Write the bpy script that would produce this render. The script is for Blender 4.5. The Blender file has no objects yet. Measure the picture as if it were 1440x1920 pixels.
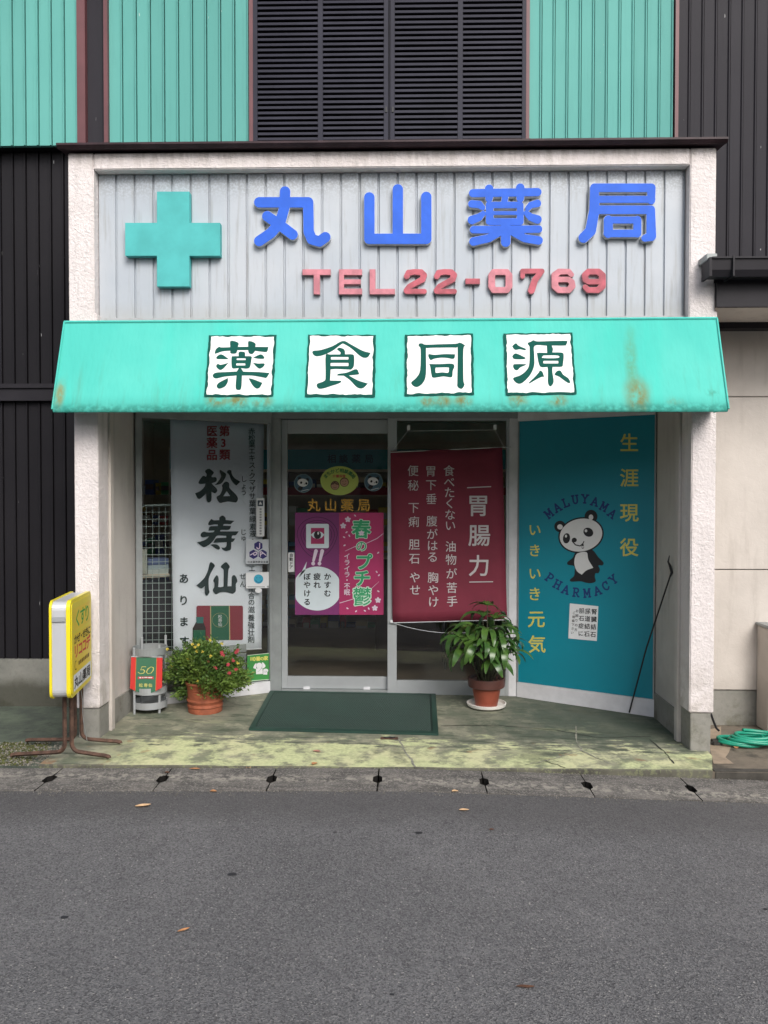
import bpy, bmesh, math, random
import numpy as np
from mathutils import Vector, Matrix, Euler, noise as mnoise
from mathutils.geometry import tessellate_polygon
random.seed(7)
R = math.radians
S = bpy.context.scene
COL = S.collection

# ------------------------------------------------------------------ camera
F = 1495.0
cam = bpy.data.objects.new('camera', bpy.data.cameras.new('camera'))
COL.objects.link(cam)
cam.location = (0.06, -4.8, 1.5)
MROT = Matrix.Rotation(R(1.3), 3, 'Z') @ Matrix.Rotation(R(90 - 1.17), 3, 'X') @ Matrix.Rotation(R(0.06), 3, 'Z')
cam.rotation_euler = MROT.to_euler()
cam.data.sensor_fit = 'VERTICAL'
cam.data.sensor_height = 24
cam.data.sensor_width = 24
cam.data.lens = 24 * F / 1920
cam.data.clip_end = 500
S.camera = cam
S.render.resolution_x, S.render.resolution_y = 768, 1024
# ------------------------------------------------------------------ world and sun
SUN_EL, SUN_AZ = 39, 158      # azimuth measured clockwise from +Y (into the shop)
W = bpy.data.worlds.new('World'); S.world = W; W.use_nodes = True
nt = W.node_tree; nt.nodes.clear()
sky = nt.nodes.new('ShaderNodeTexSky'); sky.sky_type = 'NISHITA'; sky.sun_disc = False
sky.sun_elevation = R(SUN_EL); sky.sun_rotation = R(SUN_AZ)
sky.air_density = 1.0; sky.dust_density = 3.0; sky.ozone_density = 1.0
hs = nt.nodes.new('ShaderNodeHueSaturation'); hs.inputs['Saturation'].default_value = 0.52
bg = nt.nodes.new('ShaderNodeBackground'); bg.inputs['Strength'].default_value = 0.15
wo = nt.nodes.new('ShaderNodeOutputWorld')
nt.links.new(sky.outputs[0], hs.inputs['Color']); nt.links.new(hs.outputs[0], bg.inputs[0]); nt.links.new(bg.outputs[0], wo.inputs[0])
sl = bpy.data.lights.new('sun', 'SUN'); sl.energy = 1.7; sl.angle = R(30); sl.color = (1, 0.97, 0.93)
so = bpy.data.objects.new('sun', sl); COL.objects.link(so)
sd = Vector((math.sin(R(SUN_AZ)) * math.cos(R(SUN_EL)), math.cos(R(SUN_AZ)) * math.cos(R(SUN_EL)), math.sin(R(SUN_EL))))
so.rotation_euler = (-sd).to_track_quat('-Z', 'Y').to_euler(); so.location = (3, -6, 8)
S.view_settings.view_transform = 'Standard'; S.view_settings.look = 'None'
S.view_settings.exposure = 0.42; S.view_settings.gamma = 1
S.cycles.use_denoising = True
S.cycles.max_bounces = 8; S.cycles.transparent_max_bounces = 16
S.cycles.sample_clamp_indirect = 6

# ------------------------------------------------------------------ photo geometry helpers
CAM = Vector(cam.location)
def ray(px, py): return MROT @ Vector(((px - 720) / F, -(py - 960) / F, -1.0))
def P(px, py, Y):
    d = ray(px, py); return CAM + d * ((Y - CAM.y) / d.y)
def G(px, py, z=0.0):
    d = ray(px, py); return CAM + d * ((z - CAM.z) / d.z)
def hit(px, py, o, n):
    d = ray(px, py); return CAM + d * ((o - CAM).dot(n) / d.dot(n))
def zs(x): return -0.010 - 0.012 * max(-3, min(3, x))          # porch slab height
def zr(x): return -0.020 - 0.034 * max(0.0, min(5.0, x) - .1) - .004 * min(5.0, max(-5.0, x))  # road height
def yf(x): return -0.39 + 0.036 * x                            # slab front edge

# ------------------------------------------------------------------ materials
MATS = {}
class NT:
    def __init__(s, name):
        s.m = bpy.data.materials.new(name); s.m.use_nodes = True; s.t = s.m.node_tree
        s.b = s.t.nodes['Principled BSDF']; s.pos = None
    def n(s, kind, **kw):
        x = s.t.nodes.new(kind)
        for k, v in kw.items(): setattr(x, k, v)
        return x
    def L(s, a, b): s.t.links.new(a, b)
    def P(s, scale=(1, 1, 1)):
        if s.pos is None:
            s.pos = s.n('ShaderNodeNewGeometry').outputs['Position']
        if scale == (1, 1, 1): return s.pos
        v = s.n('ShaderNodeVectorMath', operation='MULTIPLY'); v.inputs[1].default_value = scale
        s.L(s.pos, v.inputs[0]); return v.outputs[0]
    def xyz(s):
        if not hasattr(s, '_x'):
            v = s.n('ShaderNodeSeparateXYZ'); s.L(s.P(), v.inputs[0]); s._x = v.outputs
        return s._x
    def noise(s, scale=5, detail=4, rough=.55, vec=None, dist=0):
        x = s.n('ShaderNodeTexNoise'); x.inputs['Scale'].default_value = scale; x.inputs['Detail'].default_value = detail
        x.inputs['Roughness'].default_value = rough; x.inputs['Distortion'].default_value = dist
        s.L(vec or s.P(), x.inputs['Vector']); return x.outputs['Fac']
    def voro(s, scale=50, vec=None, feature='F1', out='Distance'):
        x = s.n('ShaderNodeTexVoronoi', feature=feature); x.inputs['Scale'].default_value = scale
        s.L(vec or s.P(), x.inputs['Vector']); return x.outputs[out]
    def ss(s, v, a, b):      # smoothstep map range
        x = s.n('ShaderNodeMapRange', interpolation_type='SMOOTHSTEP')
        s.put(v, x.inputs['Value']); x.inputs['From Min'].default_value = a; x.inputs['From Max'].default_value = b
        return x.outputs[0]
    def put(s, v, inp):
        if isinstance(v, (int, float)): inp.default_value = v
        elif isinstance(v, tuple): inp.default_value = (*v, 1)
        else: s.L(v, inp)
    def m_(s, op, a, b=0.0):
        x = s.n('ShaderNodeMath', operation=op); s.put(a, x.inputs[0]); s.put(b, x.inputs[1]); return x.outputs[0]
    def mix(s, f, a, b, mode='MIX'):
        x = s.n('ShaderNodeMix', data_type='RGBA', blend_type=mode)
        s.put(f, x.inputs[0]); s.put(a, x.inputs[6]); s.put(b, x.inputs[7]); return x.outputs[2]
    def col(s, v): s.put(v, s.b.inputs['Base Color'])
    def rough(s, v): s.put(v, s.b.inputs['Roughness'])
    def bump(s, h, dist=.002, strength=1.0, prev=None):
        x = s.n('ShaderNodeBump'); x.inputs['Distance'].default_value = dist; x.inputs['Strength'].default_value = strength
        s.L(h, x.inputs['Height'])
        if prev: s.L(prev, x.inputs['Normal'])
        s.L(x.outputs[0], s.b.inputs['Normal']); return x.outputs[0]

def sr(r, g, b):
    f = lambda c: ((c / 255 + .055) / 1.055) ** 2.4 if c > 10 else c / 255 / 12.92
    return (f(r), f(g), f(b))
def sc(c, k): return tuple(min(1, x * k) for x in c)
def mat(name, col, rough=.6, metal=0, var=.12, vs=4, bump=0, bs=150, spec=.5, stretch=(1, 1, 1)):
    if name in MATS: return MATS[name]
    t = NT(name)
    if var: t.col(t.mix(t.ss(t.noise(vs, 5, .6, t.P(stretch)), .3, .7), sc(col, 1 - var), sc(col, 1 + var)))
    else: t.col(col)
    t.rough(rough); t.b.inputs['Metallic'].default_value = metal; t.b.inputs['Specular IOR Level'].default_value = spec
    if bump: t.bump(t.noise(bs, 4), bump)
    MATS[name] = t.m; return t.m

def m_plaster():
    t = NT('white_stucco')
    lo = t.noise(2.2, 6, .65); st = t.noise(3, 5, .6, t.P((6, 6, .8)))
    c = t.mix(t.ss(lo, .35, .75), (.76, .70, .685), (.67, .615, .595))
    c = t.mix(t.m_('MULTIPLY', t.ss(st, .52, .72), .35), c, (.42, .39, .36))
    z = t.xyz()[2]
    low = t.m_('MULTIPLY', t.m_('SUBTRACT', 1.0, t.ss(z, .1, .7)), t.ss(t.noise(9, 5), .42, .62))
    c = t.mix(t.m_('MULTIPLY', low, .5), c, (.33, .29, .24))
    top = t.m_('MULTIPLY', t.ss(z, 3.42, 3.58), t.ss(t.noise(7, 4, .6, t.P((3, 3, .6))), .4, .6))
    c = t.mix(t.m_('MULTIPLY', top, .45), c, (.35, .30, .26))
    t.col(c); t.rough(.92)
    w = t.noise(48, 4, .6, dist=.6); v = t.noise(18, 3, .5)
    b1 = t.bump(t.ss(w, .36, .68), .003, .8); b2 = t.bump(v, .006, .5, b1); t.bump(t.noise(240, 3), .0012, .6, b2)
    return t.m
def m_smooth(name, a, b, grime):
    t = NT(name)
    c = t.mix(t.ss(t.noise(1.6, 6, .65), .35, .7), a, b)
    c = t.mix(t.m_('MULTIPLY', t.ss(t.noise(2, 5, .65, t.P((5, 5, .7))), .5, .75), .4), c, grime)
    low = t.m_('MULTIPLY', t.m_('SUBTRACT', 1.0, t.ss(t.xyz()[2], .0, .9)), t.ss(t.noise(3.5, 5), .35, .65))
    c = t.mix(t.m_('MULTIPLY', low, .4), c, grime)
    t.col(c); t.rough(.9); b1 = t.bump(t.noise(22, 4, .6, dist=.6), .003, .8); t.bump(t.noise(180, 3), .0012, .6, b1)
    return t.m
def m_concrete(name, a, b, moss=(.06, .075, .045), mz=None):
    t = NT(name)
    n1 = t.noise(3.5, 7, .7); n2 = t.noise(30, 5, .65)
    c = t.mix(t.ss(n1, .3, .7), a, b); c = t.mix(t.m_('MULTIPLY', t.ss(n2, .5, .7), .35), c, sc(a, .5))
    c = t.mix(t.m_('MULTIPLY', t.ss(t.noise(2.3, 6, .7), .5, .64), .75), c, moss)
    if mz is not None:
        c = t.mix(t.m_('MULTIPLY', t.m_('SUBTRACT', 1.0, t.ss(t.m_('ADD', t.xyz()[2], t.m_('MULTIPLY', n1, .18)), mz - .04, mz + .07)), .8), c, moss)
    t.col(c); t.rough(.95); b1 = t.bump(n2, .003); t.bump(t.noise(220, 3), .0015, .8, b1)
    return t.m
def m_asphalt():
    t = NT('worn_asphalt')
    big = t.noise(.7, 5, .6); med = t.noise(9, 5, .7); cell = t.voro(190, out='Color')
    sep = t.n('ShaderNodeSeparateColor'); t.L(cell, sep.inputs[0])
    c = t.mix(t.ss(big, .35, .65), (.118, .115, .119), (.156, .152, .156)); c = t.mix(t.m_('MULTIPLY', t.ss(t.noise(2.3, 6, .7), .48, .7), .35), c, (.085, .081, .082))
    c = t.mix(t.m_('MULTIPLY', t.ss(med, .45, .7), .4), c, (.078, .077, .082)); c = t.mix(t.m_('MULTIPLY', t.ss(t.noise(55, 4, .75), .5, .62), .55), c, (.06, .059, .063))
    c = t.mix(t.m_('MULTIPLY', t.ss(sep.outputs[0], .45, .95), .6), c, (.215, .21, .207))
    c = t.mix(t.m_('MULTIPLY', t.ss(sep.outputs[1], .68, .85), .6), c, (.035, .034, .037))
    c = t.mix(t.m_('MULTIPLY', t.ss(sep.outputs[2], .990, .995), .6), c, (.42, .40, .37))
    # darker patched band beside the gutter
    yy = t.m_('ADD', t.xyz()[1], t.m_('MULTIPLY', t.noise(3, 5), .25))
    c = t.mix(t.m_('MULTIPLY', t.ss(yy, -1.15, -.8), .5), c, (.062, .058, .057))
    t.col(c); t.rough(.88)
    b1 = t.bump(t.voro(190), .003, 1.0); t.bump(t.noise(70, 5, .7), .003, .8, b1)
    return t.m
def m_porch():
    t = NT('painted_porch_concrete')
    x, y, z = t.xyz()
    n1 = t.noise(3.2, 8, .7); n2 = t.noise(9, 6, .7, t.P((.45, 1.6, 1))); n3 = t.noise(45, 4, .6)
    c = t.mix(t.ss(n1, .32, .66), (.235, .225, .17), (.125, .145, .10))
    c = t.mix(t.m_('MULTIPLY', t.ss(t.noise(5, 7, .7), .5, .62), .7), c, (.34, .33, .24))
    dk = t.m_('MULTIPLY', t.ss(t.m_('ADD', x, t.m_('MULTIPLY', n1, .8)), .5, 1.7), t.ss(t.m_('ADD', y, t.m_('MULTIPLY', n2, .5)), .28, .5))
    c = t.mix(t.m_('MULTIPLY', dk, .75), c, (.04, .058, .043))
    c = t.mix(t.m_('MULTIPLY', t.ss(n2, .52, .64), .75), c, (.055, .07, .045))
    # surviving yellow green paint, thickest along the front edge
    yy = t.m_('ADD', y, t.m_('ADD', t.m_('MULTIPLY', t.m_('SUBTRACT', n2, .5), 1.35), t.m_('MULTIPLY', t.m_('SUBTRACT', n1, .5), .8)))
    lm = t.m_('SUBTRACT', 1.0, t.ss(yy, -.03, .10))
    patch = t.ss(t.noise(4.4, 8, .72), .60, .46)
    lm = t.m_('MULTIPLY', lm, t.m_('ADD', t.m_('MULTIPLY', patch, .86), .14))
    lm = t.m_('MULTIPLY', lm, t.ss(t.m_('ADD', x, t.m_('MULTIPLY', n1, .3)), -1.7, -1.2))
    lime = t.mix(t.ss(n3, .35, .7), (.60, .63, .34), (.44, .48, .26))
    lime = t.mix(t.m_('MULTIPLY', t.ss(t.noise(2.6, 5), .45, .62), .7), lime, (.62, .60, .36))
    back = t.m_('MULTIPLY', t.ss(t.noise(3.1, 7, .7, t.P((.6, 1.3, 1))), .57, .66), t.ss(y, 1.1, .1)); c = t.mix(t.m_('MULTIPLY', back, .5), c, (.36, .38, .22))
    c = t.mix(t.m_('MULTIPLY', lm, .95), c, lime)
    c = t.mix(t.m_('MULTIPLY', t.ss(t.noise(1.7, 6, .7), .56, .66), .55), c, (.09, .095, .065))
    ru = t.m_('MULTIPLY', t.ss(t.noise(6, 4), .63, .72), t.ss(y, .2, -.1))
    c = t.mix(t.m_('MULTIPLY', ru, .6), c, (.26, .11, .04))
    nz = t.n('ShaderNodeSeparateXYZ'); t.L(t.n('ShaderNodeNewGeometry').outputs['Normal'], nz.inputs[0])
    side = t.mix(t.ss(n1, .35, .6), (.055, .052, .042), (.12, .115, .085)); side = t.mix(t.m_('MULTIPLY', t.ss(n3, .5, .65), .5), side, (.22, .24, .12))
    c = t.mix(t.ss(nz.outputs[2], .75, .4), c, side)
    t.col(c); t.rough(t.mix(n2, (.6, .6, .6), (.95, .95, .95)))
    b1 = t.bump(n3, .002, .8); t.bump(t.noise(160, 3), .001, .8, b1)
    return t.m
def m_gutter():
    t = NT('gutter_concrete')
    x, y, z = t.xyz()
    n1 = t.noise(5, 7, .7); cell = t.voro(160, out='Color'); sep = t.n('ShaderNodeSeparateColor'); t.L(cell, sep.inputs[0])
    c = t.mix(t.ss(n1, .35, .65), (.165, .152, .138), (.095, .089, .083))
    c = t.mix(t.m_('MULTIPLY', t.ss(t.noise(11, 6, .75, t.P((.5, 1.6, 1))), .46, .62), .7), c, (.055, .052, .048))
    c = t.mix(t.m_('MULTIPLY', t.ss(sep.outputs[0], .7, .9), .5), c, (.33, .31, .28))
    band = t.m_('MULTIPLY', t.ss(t.m_('ABSOLUTE', t.m_('ADD', y, t.m_('ADD', .53, t.m_('MULTIPLY', t.noise(6), .08)))), .10, .0), t.ss(t.noise(26, 4), .45, .6))
    c = t.mix(t.m_('MULTIPLY', band, .55), c, (.42, .39, .33))
    t.col(c); t.rough(.95); b1 = t.bump(t.voro(160), .002, .8); t.bump(t.noise(40, 5), .002, .8, b1)
    return t.m
def m_signplank():
    t = NT('grey_sign_plank')
    z = t.xyz()[2]
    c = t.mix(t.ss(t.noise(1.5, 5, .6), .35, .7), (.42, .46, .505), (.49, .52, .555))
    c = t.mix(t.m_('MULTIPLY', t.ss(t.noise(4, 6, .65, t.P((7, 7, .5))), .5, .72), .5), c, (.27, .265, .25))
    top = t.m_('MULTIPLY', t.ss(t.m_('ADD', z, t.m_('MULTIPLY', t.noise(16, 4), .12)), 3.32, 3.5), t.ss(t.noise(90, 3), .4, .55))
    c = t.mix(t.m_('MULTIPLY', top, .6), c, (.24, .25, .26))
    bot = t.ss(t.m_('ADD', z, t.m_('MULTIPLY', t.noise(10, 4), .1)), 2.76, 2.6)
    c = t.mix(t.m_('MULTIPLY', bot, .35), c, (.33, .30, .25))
    t.col(c); t.rough(.5); t.bump(t.noise(60, 3), .0006, .6)
    return t.m
def m_painted(name, a, b, spots, sden=.986):
    t = NT(name)
    c = t.mix(t.ss(t.noise(1.1, 5, .6), .35, .7), a, b)
    c = t.mix(t.m_('MULTIPLY', t.ss(t.noise(5, 5, .6, t.P((8, 8, .5))), .5, .75), .3), c, sc(a, .72))
    c = t.mix(t.m_('MULTIPLY', t.ss(t.noise(14, 2, .5, t.P((3, 3, .7))), .77, .79), .8), c, spots)
    rnd_ = t.n('ShaderNodeObjectInfo').outputs['Random']
    c = t.mix(t.m_('MULTIPLY', t.ss(rnd_, .35, 1.0), .16), c, sc(a, .6)); c = t.mix(t.m_('MULTIPLY', t.ss(rnd_, .5, 0.0), .12), c, sc(b, 1.35))
    t.b.inputs['Specular IOR Level'].default_value = .16
    t.col(c); t.rough(.6); b1 = t.bump(t.noise(120, 3), .0005, .5); t.bump(t.noise(4, 3, .5, t.P((1, 1, .5))), .003, .5, b1)
    return t.m

M = {}
M['stucco'] = m_plaster()
M['side_wall'] = m_smooth('cream_render', (.60, .55, .50), (.52, .475, .43), (.33, .29, .25))
M['in_wall'] = m_smooth('porch_side_render', (.60, .56, .52), (.52, .48, .45), (.30, .28, .25))
M['base'] = m_concrete('base_concrete', (.28, .27, .24), (.22, .215, .19), (.12, .115, .08))
M['base_l'] = m_concrete('mossy_base_concrete', (.22, .215, .19), (.17, .17, .15), (.04, .04, .026), .25)
M['ground_l'] = m_concrete('mossy_green_concrete', (.11, .135, .095), (.05, .06, .05), (.03, .035, .03))
M['ground_r'] = m_concrete('brown_wet_concrete', (.20, .165, .125), (.13, .11, .085), (.05, .045, .035))
M['earth'] = m_concrete('pale_dry_ground', (.15, .135, .11), (.11, .10, .08), (.07, .065, .045))
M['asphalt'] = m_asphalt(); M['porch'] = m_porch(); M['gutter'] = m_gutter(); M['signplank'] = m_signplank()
M['teal'] = m_painted('teal_painted_steel', (.115, .36, .325), (.13, .39, .35), (.5, .6, .55))
M['dark'] = m_painted('dark_brown_painted_steel', (.0125, .0115, .014), (.017, .0155, .018), (.4, .4, .4))
M['dark_r'] = m_painted('grey_brown_painted_steel', (.026, .024, .030), (.031, .029, .035), (.4, .4, .4))
M['maroon'] = mat('maroon_trim', (.13, .045, .05), .5)
M['dtrim'] = mat('dark_trim', (.022, .020, .024), .5, spec=.2)
M['shutter'] = mat('dark_shutter_metal', (.030, .030, .044), .5, spec=.15)
M['cap'] = mat('brown_cap_flashing', (.04, .022, .026), .45, var=.3, vs=9, spec=.25)
M['alu'] = mat('aluminium', (.42, .44, .45), .42, .35, var=.06)
M['alu_dk'] = mat('weathered_aluminium', (.29, .31, .31), .5, .35, var=.15)
M['white_frame'] = mat('white_painted_frame', (.60, .60, .62), .5, var=.08, vs=8)
M['ceiling'] = mat('porch_ceiling_board', (.62, .62, .60), .8)
M['blue'] = mat('blue_letter_enamel', (.035, .135, .66), .6, var=.08, vs=9, spec=.25)
M['white_edge'] = mat('off_white_letter_side', (.60, .62, .64), .5, var=.1, vs=20)
M['cross'] = mat('turquoise_cross_enamel', (.085, .44, .43), .6, var=.10, vs=5, spec=.25)
M['red_tel'] = mat('faded_red_numeral', (.44, .09, .12), .6, var=.25, vs=14)
M['pink_tel'] = mat('pale_faded_pink_numeral', (.56, .20, .24), .6, var=.2, vs=14)
M['black'] = mat('black', (.012, .012, .014), .5, var=0)
M['white'] = mat('white_paper', (.72, .73, .74), .7, var=.04)
M['rubber_red'] = mat('rusty_metal', (.13, .05, .03), .8, var=.4, vs=60)
M['inside_wall'] = mat('shop_inside_wall', (.50, .45, .38), .9)
M['inside_floor'] = mat('shop_inside_floor', (.28, .22, .16), .35)
M['wood'] = mat('shelf_wood', (.52, .45, .35), .6)

def m_glass():
    t = NT('window_glass')
    for nd in [t.b]: t.t.nodes.remove(nd)
    out = t.t.nodes['Material Output']
    tr = t.n('ShaderNodeBsdfTransparent'); tr.inputs[0].default_value = (.98, .99, .985, 1)
    gl = t.n('ShaderNodeBsdfGlossy'); gl.inputs['Roughness'].default_value = .008
    fr = t.n('ShaderNodeFresnel'); fr.inputs['IOR'].default_value = 1.52
    mx = t.n('ShaderNodeMixShader'); t.L(fr.outputs[0], mx.inputs[0]); t.L(tr.outputs[0], mx.inputs[1]); t.L(gl.outputs[0], mx.inputs[2])
    t.L(mx.outputs[0], out.inputs[0]); return t.m
M['glass'] = m_glass()

# ------------------------------------------------------------------ object helpers
WL = {}      # world location of every object made
def tag(o, label=None, cat=None, group=None, kind=None, category=None):
    cat = cat or category
    if label: o['label'] = label
    if cat: o['category'] = cat
    if group: o['group'] = group
    if kind: o['kind'] = kind
    return o
def empty(name, loc, label, cat, group=None):
    o = bpy.data.objects.new(name, None); o.empty_display_size = .1; COL.objects.link(o)
    o.location = loc; WL[o] = Vector(loc); return tag(o, label, cat, group)
def link(o, wloc, parent=None):
    COL.objects.link(o); WL[o] = Vector(wloc)
    if parent is not None:
        o.parent = parent; o.location = Vector(wloc) - WL[parent]
    else: o.location = wloc
    return o
def meshobj(name, verts, faces, m, parent=None, mids=None, smooth=False, origin=None):
    verts = [Vector(v) for v in verts]
    if origin is None:
        xs = [v.x for v in verts]; ys = [v.y for v in verts]; zz = [v.z for v in verts]
        origin = Vector(((min(xs) + max(xs)) / 2, (min(ys) + max(ys)) / 2, min(zz)))
    me = bpy.data.meshes.new(name); me.from_pydata([v - origin for v in verts], [], faces)
    for mm in (m if isinstance(m, (list, tuple)) else [m]): me.materials.append(mm)
    if mids: me.polygons.foreach_set('material_index', mids)
    if smooth: me.polygons.foreach_set('use_smooth', [True] * len(me.polygons))
    me.update()
    return link(bpy.data.objects.new(name, me), origin, parent)

class B:
    """collects shapes in world coordinates, links them as ONE mesh object"""
    def __init__(s): s.v = []; s.f = []; s.mi = []; s.cur = 0
    def add(s, v, f):
        k = len(s.v); s.v += [Vector(a) for a in v]; s.f += [tuple(i + k for i in q) for q in f]; s.mi += [s.cur] * len(f); return s
    def box(s, x0, x1, y0, y1, z0, z1, c=0):
        if c:
            return s.cbox(x0, x1, y0, y1, z0, z1, c)
        v = [(x, y, z) for z in (z0, z1) for y in (y0, y1) for x in (x0, x1)]
        return s.add(v, [(0, 2, 3, 1), (4, 5, 7, 6), (0, 1, 5, 4), (1, 3, 7, 5), (3, 2, 6, 7), (2, 0, 4, 6)])
    def cbox(s, x0, x1, y0, y1, z0, z1, c):
        bm = bmesh.new(); bmesh.ops.create_cube(bm, size=1)
        for v in bm.verts: v.co = Vector(((x0 + x1) / 2 + v.co.x * (x1 - x0), (y0 + y1) / 2 + v.co.y * (y1 - y0), (z0 + z1) / 2 + v.co.z * (z1 - z0)))
        bmesh.ops.bevel(bm, geom=bm.edges[:], offset=c, segments=2, affect='EDGES', clamp_overlap=True)
        bm.verts.index_update(); s.add([v.co.copy() for v in bm.verts], [tuple(v.index for v in f.verts) for f in bm.faces]); bm.free(); return s
    def obox(s, a, b, n, t, z0, z1):
        """box along the segment a-b (2D), thickness t along normal n (2D, unit)"""
        a, b, n = Vector(a), Vector(b), Vector(n)
        q = [a, b, b + n * t, a + n * t]
        v = [(p.x, p.y, z) for z in (z0, z1) for p in q]
        return s.add(v, [(3, 2, 1, 0), (4, 5, 6, 7), (0, 1, 5, 4), (1, 2, 6, 5), (2, 3, 7, 6), (3, 0, 4, 7)])
    def tube(s, pts, r, seg=8, cap=True, closed=False):
        pts = [Vector(p) for p in pts]; n = len(pts); rr = r if isinstance(r, (list, tuple)) else [r] * n
        v = []; up = None
        for i, p in enumerate(pts):
            if closed: d = pts[(i + 1) % n] - pts[i - 1]
            else: d = pts[min(i + 1, n - 1)] - pts[max(i - 1, 0)]
            d.normalize()
            if up is None: up = Vector((0, 0, 1)) if abs(d.z) < .9 else Vector((0, 1, 0))
            a = d.cross(up).normalized(); b_ = a.cross(d).normalized(); up = b_
            v += [p + (a * math.cos(2 * math.pi * k / seg) + b_ * math.sin(2 * math.pi * k / seg)) * rr[i] for k in range(seg)]
        f = []
        for i in range(n if closed else n - 1):
            j = (i + 1) % n
            f += [(i * seg + k, i * seg + (k + 1) % seg, j * seg + (k + 1) % seg, j * seg + k) for k in range(seg)]
        if cap and not closed: f += [tuple(range(seg))[::-1], tuple((n - 1) * seg + k for k in range(seg))]
        return s.add(v, f)
    def lathe(s, prof, c, seg=32):
        v = []; f = []; n = len(prof)
        for k in range(seg):
            a = 2 * math.pi * k / seg
            v += [(c[0] + r * math.cos(a), c[1] + r * math.sin(a), c[2] + z) for r, z in prof]
        for k in range(seg):
            j = (k + 1) % seg
            f += [(k * n + i, j * n + i, j * n + i + 1, k * n + i + 1) for i in range(n - 1)]
        return s.add(v, f)
    def o(s, name, m, parent=None, smooth=False, **kw):
        ob = meshobj(name, s.v, s.f, m, parent, s.mi if isinstance(m, (list, tuple)) else None, smooth)
        return tag(ob, **kw) if kw else ob
def autosmooth(o, ang=40):
    me = o.data; me.polygons.foreach_set('use_smooth', [True] * len(me.polygons)); me.set_sharp_from_angle(angle=R(ang)); return o

# ------------------------------------------------------------------ flat shapes, glyphs and strokes
def area(lp): return sum(a[0] * b[1] - b[0] * a[1] for a, b in zip(lp, lp[1:] + lp[:1])) / 2
def inside(p, lp):
    c = False
    for a, b in zip(lp, lp[1:] + lp[:1]):
        if (a[1] > p[1]) != (b[1] > p[1]) and p[0] < (b[0] - a[0]) * (p[1] - a[1]) / (b[1] - a[1]) + a[0]: c = not c
    return c
def curve_mesh(loops, e=0):
    """outline loops (outer ones and holes) -> filled, optionally extruded mesh (z from -e to e)"""
    loops = [[tuple(p[:2]) for p in lp] for lp in loops]
    depth = [sum(inside(lp[0], o) for o in loops if o is not lp) for lp in loops]
    V, Fc = [], []
    for i, lp in enumerate(loops):
        if depth[i] % 2: continue
        grp = [lp] + [h for j, h in enumerate(loops) if depth[j] == depth[i] + 1 and inside(h[0], lp)]
        flat = [p for g in grp for p in g]; k = len(V); n = len(flat)
        tri = tessellate_polygon([[Vector((p[0], p[1], 0)) for p in g] for g in grp])
        tri = [q if area([flat[a] for a in q]) < 0 else q[::-1] for q in tri]      # y runs downwards: this faces the viewer
        V += [(p[0], p[1], e) for p in flat]; Fc += [tuple(k + a for a in q) for q in tri]
        if e:
            V += [(p[0], p[1], -e) for p in flat]; o_ = 0
            for gi, g in enumerate(grp):
                m = len(g); pos = area(g) > 0
                if gi: pos = not pos
                for a in range(m):
                    b_ = (a + 1) % m; q = (k + o_ + a, k + o_ + b_, k + n + o_ + b_, k + n + o_ + a)
                    Fc.append(q if (area(g) > 0) else q[::-1])
                o_ += m
    return V, Fc
GC = {}
def glyph_mesh(ch, bold=0, extrude=0):
    k = (ch, bold, extrude)
    if k not in GC and bold: GC[k] = glyph_grow(ch, bold * .72, extrude)
    if k not in GC:
        c = bpy.data.curves.new('t', 'FONT'); c.body = ch; c.size = 1; c.offset = bold; c.extrude = extrude; c.resolution_u = 3
        o = bpy.data.objects.new('t', c); me = bpy.data.meshes.new_from_object(o)
        GC[k] = ([(v.co.x, .88 - v.co.y, v.co.z) for v in me.vertices], [tuple(p.vertices) for p in me.polygons])
        bpy.data.objects.remove(o); bpy.data.curves.remove(c); bpy.data.meshes.remove(me)
    return GC[k]
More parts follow.
